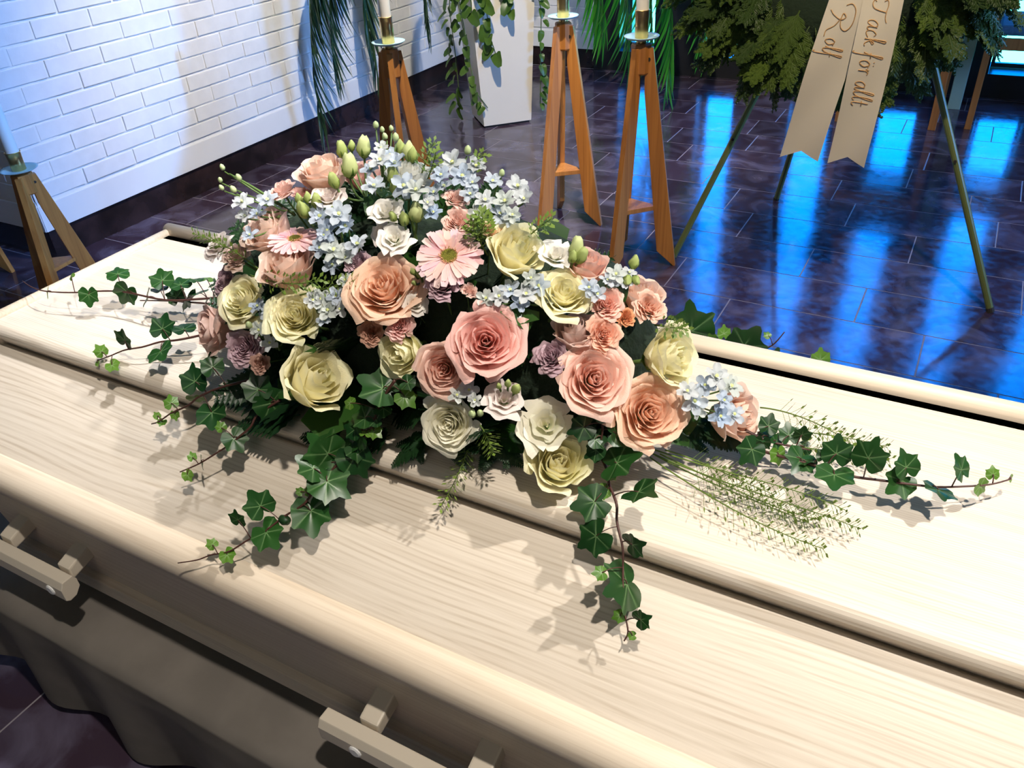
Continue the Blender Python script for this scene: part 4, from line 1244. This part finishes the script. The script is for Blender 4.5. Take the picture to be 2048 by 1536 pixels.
# foliage ---------------------------------------------------------------
foam = MB()
rf = random.Random(4)
tray = thing('foam_base', (-.60, .785, .7915), 'dark green foam block hidden under the flowers on the lid', 'flower foam')
MB().lathe([(.9, 0), (1.0, .06), (.98, .5), (.88, .78), (.6, .95), (.2, 1.0)], 40, Matrix.Diagonal((.345, .14, .22, 1))).build('foam', MT['wire'], tray, smooth=True)


def fern_mesh(seed):
    """leatherleaf fern: rachis with toothed leaflets, length 1 along +y"""
    rg = random.Random(seed); b = MB()
    b.tube([(0, 0, 0), (0, .5, .02), (0, 1, -.06)], [.009, .006, .002], 4)
    n = 17
    for i in range(n):
        t = .08 + .9 * i / n; ln = .34 * (1 - t) ** .7 + .03
        for s in (-1, 1):
            d = Vector((s * .85, .55, rg.uniform(-.1, .1))).normalized(); p = Vector((0, t, .02 * (1 - t)))
            pr = Vector((-d.y * s, d.x * s, 0))
            m = 7; n0 = len(b.v)
            for j in range(m + 1):
                v = j / m; w = ln * .20 * math.sin(PI * (.15 + .8 * v)) * (1.25 if j % 2 else .7)
                c = p + d * ln * v + Vector((0, 0, -.12 * ln * v * v))
                b.v += [c - pr * w, c + Vector((0, 0, -.004)), c + pr * w]; b.uv += [(0, 0)] * 3
            for j in range(m):
                for q in range(2): k = n0 + j * 3 + q; b.f.append((k, k + 1, k + 4, k + 3))
    return b


FERN = [fern_mesh(i).mesh('fern_frond', MT['fern'], False) for i in range(3)]


def surf_n(P):
    n = P - EC; return Vector((n.x / ER.x ** 2, n.y / ER.y ** 2, n.z / ER.z ** 2)).normalized()


# filler: fronds and broad leaves pushed between the flowers, all over the mound
BN = {}
def bunch(P):
    u = (P.x - EC.x) / ER.x; v = P.y - EC.y; w = (P.z - .79) / .33
    key = 'top' if w > .62 else ('left end' if u < -.38 else ('right end' if u > .38 else ('near side' if v < 0 else 'far side')))
    if key not in BN:
        BN[key] = thing('greenery', (EC.x, EC.y, .80), 'dark fern fronds and glossy leaves filling the %s of the flower mound' % key, 'greenery')
    return BN[key]
for i in range(150):
    a = i * 2.39996; h = (i + .5) / 150
    z = h; r = math.sqrt(1 - z * z)
    d = Vector((r * math.cos(a), r * math.sin(a), z))
    P = Vector((EC.x + d.x * ER.x * .52, EC.y + d.y * ER.y * .52, max(.815, EC.z + d.z * ER.z * .58)))
    out = Vector((d.x * ER.x, d.y * ER.y, d.z * ER.z)).normalized() + Vector((FR.uniform(-.35, .35), FR.uniform(-.35, .35), FR.uniform(-.1, .35)))
    ln = FR.uniform(.10, .155) * (1 if z < .75 else .8)
    B = bunch(P); q = P - B.location
    if i % 3: leaf_obj('fern_frond', FR.choice(FERN), B, q, out, Vector((FR.uniform(-.6, .6), -.3, .8)), ln)
    else: leaf_obj('broad_leaf', SALAL, B, q, out, Vector((FR.uniform(-.6, .6), -.4, .8)), ln * .85)


def surface(px, py, h=0.0, env=True):
    """point on the coffin lid (flat top, then the near slope) under a pixel, lifted by h"""
    P = on_z(px, py, .79 + h)
    if P.y > .600: return P
    d = ray(px, py)
    # the stems bridge the step in a straight line
    d_ = d; k = .867
    t = (CAM.z - h - .79 + k * .6) / (k * d.y - d.z) if env else 0
    if env: return CAM + d * t
    # slope plane: z = .7465 - s (.585 - y)
    s = .7465
    k = .745
    t = (k * (CAM.y) - (CAM.z - (.7465 - k * .585) - h)) / (d.z - k * d.y)
    return CAM + d * t


for (x, y, x2, y2, s) in [(620, 800, 455, 800, 1), (600, 830, 470, 850, 1), (680, 880, 600, 870, 1), (780, 870, 700, 905, 1), (830, 880, 845, 930, 1), (850, 870, 780, 935, 1), (980, 880, 1050, 935, 1), (1000, 860, 960, 945, 1),
                          (1040, 860, 1010, 940, 1), (900, 880, 930, 940, 1), (1350, 860, 1420, 905, 1), (1400, 850, 1530, 905, 1), (560, 780, 480, 745, 1), (1380, 840, 1470, 900, 1), (740, 820, 690, 860, 1), (1180, 640, 1100, 625, 0), (870, 870, 790, 890, 1), (1230, 850, 1170, 880, 1)]:
    if s: a = surface(x, y, .035); b = surface(x2, y2, .012)
    else: a = mound(x, y, .9); b = mound(x2, y2, .98)
    d = b - a
    key = 'foot%d' % (x2 > 660) if x2 < 800 else ('foot2' if x2 < 1300 else 'foot3')
    if key not in BN:
        BN[key] = thing('greenery', a, 'dark fern fronds spread on the lid at the foot of the mound, ' + {'foot0': 'far left', 'foot1': 'left of centre', 'foot2': 'in the centre', 'foot3': 'at the right'}[key], 'greenery')
    B = BN[key]; leaf_obj('fern_frond', FR.choice(FERN), B, a - B.location, d, (0, -.2, 1), d.length)

# single large leaves seen between the flowers
for (x, y, x2, y2, sz) in [(1060, 650, 1030, 625, 70), (1010, 640, 1075, 620, 75), (745, 430, 735, 395, 45), (1365, 860, 1395, 820, 60), (1240, 600, 1250, 570, 40), (1330, 870, 1385, 880, 60), (600, 700, 640, 690, 45), (930, 590, 945, 560, 40)]:
    a = mound(x, y, .97); b = mound(x2, y2, 1.0)
    B = bunch(a); leaf_obj('broad_leaf', SALAL, B, a - B.location, b - a, cdir(0, .6), px2m(sz, a))


# ivy vines -------------------------------------------------------------
def ivy_vine(label, stem, hs, leaves, root=None, onmound=False):
    n = len(stem)
    pts = []
    for i, (x, y) in enumerate(stem):
        h = lerp(hs[0], hs[1], i / (n - 1))
        pts.append(surface(x, y, h) if not callable(hs[-1]) else hs[-1](x, y, i / (n - 1)))
    t = thing('ivy_vine', pts[0], label, 'ivy')
    o0 = pts[0]; Q = []
    for i in range(n - 1):
        a = pts[max(i - 1, 0)]; b = pts[i]; c = pts[i + 1]; d = pts[min(i + 2, n - 1)]
        for k in range(5):
            u = k / 5; Q.append(.5 * ((2 * b) + (c - a) * u + (2 * a - 5 * b + 4 * c - d) * u * u + (3 * b - a - 3 * c + d) * u ** 3))
    Q.append(pts[-1]); m = len(Q)
    MB().tube([q - o0 for q in Q], [lerp(.0019, .0008, i / m) for i in range(m)], 6).build('stem', MT['vine'], t, smooth=True)
    for lf in leaves:
        x, y, sz = lf[:3]; yng = len(lf) > 3 and lf[3]
        # nearest stem point in the picture plane
        pxd = []
        for q in Q:
            v = R3.transposed() @ (q - CAM); pxd.append((1024 + FP * v.x / -v.z, 768 - FP * v.y / -v.z))
        j = min(range(m), key=lambda i: (pxd[i][0] - x) ** 2 + (pxd[i][1] - y) ** 2)
        sx, sy = pxd[j]; dx, dy = x - sx, y - sy; dl = math.hypot(dx, dy) or 1
        h = .006 + (.0006 * dl if dy < 0 else .0) + FR.uniform(0, .010) * (sz / 50)
        if callable(hs[-1]): C = hs[-1](x, y, j / m)
        else: C = surface(x, y, h + lerp(hs[0], hs[1], j / m) * .6)
        D = C - Q[j]
        if D.length < .004: D = Vector((FR.uniform(-1, 1), FR.uniform(-1, 1), 0)) * .01
        dirn = D.normalized(); dirn = (dirn + Vector((FR.uniform(-.35, .35), FR.uniform(-.35, .35), FR.uniform(-.25, .1)))).normalized()
        S = px2m(sz, C)
        nrm = cdir(FR.uniform(-.35, .35), .25 + FR.uniform(-.3, .4))
        if dy < -12 and y < 960 and not callable(hs[-1]) and FR.random() < .6: nrm = cdir(FR.uniform(-.3, .3), 1.0)
        base = C - dirn * S * .30
        leaf_obj('leaf', FR.choice(IVYY if (yng or sz < 26) else IVY), t, base - o0, dirn, nrm, S / .92)
        bb = base - o0; q0 = Q[max(0, j - 1)] - o0
        MB().tube(bez([q0, q0.lerp(bb, .5) + Vector((0, 0, .006)), bb], 5), .0007, 4).build('petiole', MT['vine'], t, smooth=True)
    return t


ivy_vine('ivy vine reaching to the far left lid corner, uppermost of the left ones', [(470, 592), (400, 598), (330, 600), (255, 585), (210, 582), (150, 585), (95, 583), (65, 575), (45, 562)], (.06, .035),
         [(235, 541, 40), (179, 599, 34), (250, 593, 44), (93, 587, 22, 1), (322, 551, 42), (359, 563, 40), (294, 595, 38), (319, 576, 32), (376, 602, 46), (398, 585, 36), (425, 592, 32), (393, 558, 26), (416, 555, 24), (142, 551, 16, 1)])
ivy_vine('short dark ivy vine lying just below the uppermost left vine', [(470, 612), (400, 606), (340, 602), (280, 601)], (.045, .02), [(350, 585, 34), (440, 600, 36), (410, 612, 30)])
ivy_vine('ivy vine at the left, second from the top, ending on the step edge', [(430, 662), (395, 672), (355, 680), (320, 684), (285, 694), (250, 700), (220, 712), (195, 721)], (.05, .015),
         [(327, 645, 44), (366, 652, 44), (247, 672, 40), (324, 709, 50), (199, 698, 24, 1), (229, 734, 26, 1), (195, 729, 11, 1)])
ivy_vine('ivy vine at the left front, third from the top, with pale tip leaves', [(500, 760), (442, 775), (399, 793), (376, 811), (343, 826), (318, 843), (303, 848)], (.06, .025),
         [(387, 748, 52), (424, 722, 42), (395, 800, 34, 1), (425, 838, 56), (341, 799, 26, 1), (351, 834, 19, 1), (322, 847, 17, 1), (312, 829, 14, 1)])
ivy_vine('ivy vine at the left front, fourth from the top, over the step', [(560, 800), (516, 829), (501, 854), (480, 872), (458, 890), (427, 910), (397, 928), (360, 944)], (.05, .03),
         [(475, 887, 44), (553, 821, 64), (511, 765, 52), (402, 925, 30), (383, 910, 17, 1), (378, 955, 22, 1), (440, 850, 20, 1)])
ivy_vine('long ivy vine with large leaves sweeping down left across the front slope', [(730, 870), (701, 905), (671, 933), (645, 960), (628, 981), (610, 1006), (590, 1020), (567, 1034), (524, 1067), (496, 1080), (458, 1103), (422, 1110), (394, 1120), (356, 1126)], (.05, .028),
         [(643, 892, 76), (613, 928, 56), (717, 933, 66), (671, 976, 74), (625, 1042, 72), (511, 1001, 54), (541, 1077, 60), (473, 1032, 34), (458, 1116, 30, 1), (421, 1085, 21, 1), (656, 922, 26), (613, 981, 20, 1), (597, 981, 16), (699, 879, 44), (681, 910, 30), (724, 905, 46)])
V5 = COL.objects[-1]
while V5.parent: V5 = V5.parent
bp_ = surface(569, 1040, .034) - V5.location
MB().lathe([(.001, -.009), (.005, -.006), (.0068, 0), (.005, .006), (.001, .009)], 12, Matrix.Translation(bp_) @ Matrix.Rotation(PI / 2, 4, 'Y')).build('seed_capsule', MT['fern'], V5, smooth=True)
ivy_vine('ivy vine with the largest leaf hanging down over the front slope in the centre right', [(1195, 860), (1196, 896), (1215, 943), (1218, 967), (1233, 1008), (1234, 1044), (1245, 1093), (1246, 1126), (1246, 1180), (1249, 1224), (1256, 1263), (1248, 1282)], (.04, .012),
         [(1253, 918, 78), (1170, 1008, 66), (1289, 985, 70), (1201, 984, 30, 1), (1176, 1080, 66), (1274, 1090, 50), (1239, 1172, 98), (1196, 1145, 28, 1), (1233, 1233, 24, 1), (1289, 1238, 38), (1260, 1271, 17, 1), (1166, 907, 56), (1203, 888, 44), (1228, 948, 24)])
ivy_vine('long ivy vine reaching right along the lid to the right edge', [(1500, 895), (1570, 915), (1637, 933), (1701, 952), (1764, 961), (1818, 968), (1875, 974), (1944, 972), (1985, 968), (2022, 958)], (.03, .035),
         [(1669, 961, 68), (1675, 892, 54), (1745, 901, 62), (1811, 920, 52), (1792, 971, 58), (1919, 927, 48), (1881, 987, 60), (1965, 977, 36, 1), (1987, 942, 24, 1), (2023, 958, 17, 1), (1596, 927, 58), (1618, 923, 32), (1558, 918, 34, 1), (1650, 905, 28)])
ivy_vine('ivy vine with small dark leaves at the right foot of the mound', [(1490, 860), (1530, 880), (1570, 890), (1620, 900)], (.045, .03),
         [(1539, 842, 36), (1577, 860, 38), (1606, 863, 32), (1536, 866, 36), (1523, 892, 30), (1495, 910, 52), (1558, 882, 30), (1602, 897, 28)])
mo = lambda k: (lambda x, y, t: mound(x, y, k))
ivy_vine('ivy spray with round leaves hanging between the roses low in the centre left', [(790, 760), (770, 790), (755, 820), (745, 850), (735, 870)], (0, 0, mo(1.0)),
         [(746, 767, 76), (719, 833, 44), (712, 875, 50), (695, 804, 24, 1), (760, 821, 32), (817, 802, 40, 1), (824, 767, 32), (753, 867, 28, 1), (745, 838, 30), (700, 855, 40), (735, 862, 24, 1)])
ivy_vine('ivy spray between the lowest cream rose and the lowest peach rose', [(1190, 800), (1200, 830), (1205, 860), (1200, 890)], (0, 0, mo(1.02)), [(1154, 858, 48), (1201, 878, 38), (1213, 826, 34), (1246, 868, 48), (1182, 905, 40)])
bk = lambda x, y, t: on_y(x, y, 1.02)
ivy_vine('ivy vine with pointed leaves rising behind the far edge of the lid', [(1330, 690), (1384, 672), (1430, 684), (1480, 692), (1511, 704), (1545, 690), (1569, 664)], (0, 0, bk), [(1384, 640, 84), (1499, 677, 70), (1421, 675, 24, 1), (1448, 660, 26, 1), (1533, 668, 14, 1)])
ivy_vine('small ivy tip peeking over the far edge of the lid at the right', [(1520, 712), (1550, 716), (1600, 726), (1642, 730)], (0, 0, bk), [(1552, 708, 30), (1641, 710, 36, 1)])


# thlaspi sprigs --------------------------------------------------------
def sprig(pts3, label, n=34, sz=.0075, cat='green sprig', ext=.013):
    o0 = pts3[0]; Q = bez([p for p in pts3], 18); t = thing('green_sprig', o0, label, cat)
    MB().tube([q - o0 for q in Q], [lerp(.0010, .0004, i / 18) for i in range(19)], 5).build('stem', MT['thlaspi'], t, smooth=True)
    b = MB()
    for i in range(n):
        u = .22 + .78 * (i / n) ** .9; k = min(int(u * 18), 17); p = Q[k].lerp(Q[k + 1], u * 18 - k) - o0
        tg = (Q[k + 1] - Q[k]).normalized(); a = i * 2.4
        x = tg.orthogonal().normalized(); y = tg.cross(x)
        d = (x * math.cos(a) + y * math.sin(a) + tg * .6).normalized(); ln = ext * (1.15 - .7 * (i / n))
        q = p + d * ln
        b.tube([p, q], .00028, 3, cap=False)
        s = sz * .5 * FR.uniform(.7, 1.1); e1 = d.cross(tg).normalized()
        n0 = len(b.v)
        b.v += [q, q + d * s + e1 * s * .6, q + d * s * 2, q + d * s - e1 * s * .6]; b.uv += [(0, 0)] * 4
        b.f.append((n0, n0 + 1, n0 + 2, n0 + 3))
    tag(b.build('seed_pods', MT['thlaspi'], t), kind='stuff')
    return t


def lid_sprig(stem, h0, h1, label, **k):
    n = len(stem); return sprig([surface(x, y, lerp(h0, h1, i / (n - 1))) for i, (x, y) in enumerate(stem)], label, **k)


lid_sprig([(1300, 905), (1420, 960), (1560, 1000), (1650, 1030), (1722, 1058)], .035, .02, 'green sprig longest of the bundle lying right front on the lid', n=80)
lid_sprig([(1300, 915), (1400, 985), (1500, 1045), (1580, 1075), (1648, 1098)], .03, .015, 'green sprig lowest of the bundle lying right front on the lid', n=70)
lid_sprig([(1310, 900), (1400, 930), (1500, 960), (1600, 975), (1690, 1020)], .04, .03, 'green sprig uppermost of the bundle lying right front on the lid', n=75)
lid_sprig([(1310, 910), (1400, 960), (1500, 1000), (1560, 1020), (1615, 1045)], .03, .01, 'green sprig in the middle of the bundle lying right front on the lid', n=60)
lid_sprig([(1330, 900), (1420, 925), (1480, 965), (1540, 985)], .03, .02, 'short green sprig inside the bundle lying right front on the lid', n=50)
lid_sprig([(1320, 908), (1450, 970), (1560, 1025), (1640, 1040)], .02, .012, 'thin green sprig second lowest of the bundle right front on the lid', n=60)
lid_sprig([(1520, 815), (1580, 820), (1650, 850), (1700, 885)], .04, .05, 'thin arching sprig farthest back at the right end of the mound', n=46)
lid_sprig([(1500, 850), (1600, 865), (1700, 870), (1775, 895)], .04, .03, 'green sprig behind the right-hand ivy vine', n=70)
lid_sprig([(1520, 880), (1620, 900), (1700, 905), (1780, 922)], .035, .02, 'green sprig just above the right-hand ivy vine', n=60)
lid_sprig([(945, 850), (940, 900), (915, 960), (880, 1015)], .04, .015, 'green sprig hanging straight down the front in the centre', n=60)


def m_sprig(stem, label, k0=.95, k1=1.1, **k):
    n = len(stem); return sprig([mound(x, y, lerp(k0, k1, i / (n - 1))) for i, (x, y) in enumerate(stem)], label, **k)


m_sprig([(840, 360), (850, 320), (868, 285)], 'small green sprig standing against the orange candle stand leg', n=34, ext=.008)
m_sprig([(850, 370), (866, 335), (872, 303)], 'small green sprig just right of the white rose at the top', n=26, ext=.007)
m_sprig([(930, 360), (945, 325), (968, 308)], 'small green sprig above the blue delphinium', n=26, ext=.007)
m_sprig([(960, 500), (965, 460), (965, 432)], 'bright green sprig beside the apricot spray rose', n=60, ext=.012, sz=.008)
m_sprig([(975, 510), (950, 470), (945, 445)], 'bright green sprig right of the lower blush spray rose', n=44, ext=.011, sz=.007)
m_sprig([(1050, 480), (1075, 455), (1105, 436)], 'small green sprig sticking out right above the yellow rose', n=30, ext=.008)
m_sprig([(520, 540), (470, 500), (420, 475)], 'green sprig pointing to the upper left at the left end', n=44, ext=.009)
m_sprig([(480, 510), (430, 480), (388, 468)], 'thin green sprig reaching over the far edge moulding at the left', n=36, ext=.008)
m_sprig([(500, 550), (540, 565), (590, 575), (640, 560)], 'green sprig lying across the pale peach cup rose', 1.05, 1.08, n=50, ext=.01)
m_sprig([(1310, 650), (1340, 655), (1370, 658)], 'short green sprig behind the pale yellow side-on rose', n=34, ext=.009)
m_sprig([(960, 850), (975, 870), (985, 905)], 'green sprig in front of the low ivory rose', 1.0, 1.05, n=40, ext=.011)
m_sprig([(600, 590), (660, 575), (710, 560)], 'green sprig left of the large peach rose', 1.0, 1.03, n=40, ext=.01)

# small specks on the lid
tw = thing('twig', surface(648, 1248, .0015, False), 'tiny black twig lying on the rounded front edge of the lid', 'twig')
a = tw.location.copy()
MB().tube([surface(641, 1252, .002, False) - a, surface(650, 1244, .003, False) - a, surface(656, 1247, .002, False) - a, surface(664, 1252, .002, False) - a], .0005, 5).build('stick', MT['gap'], tw)
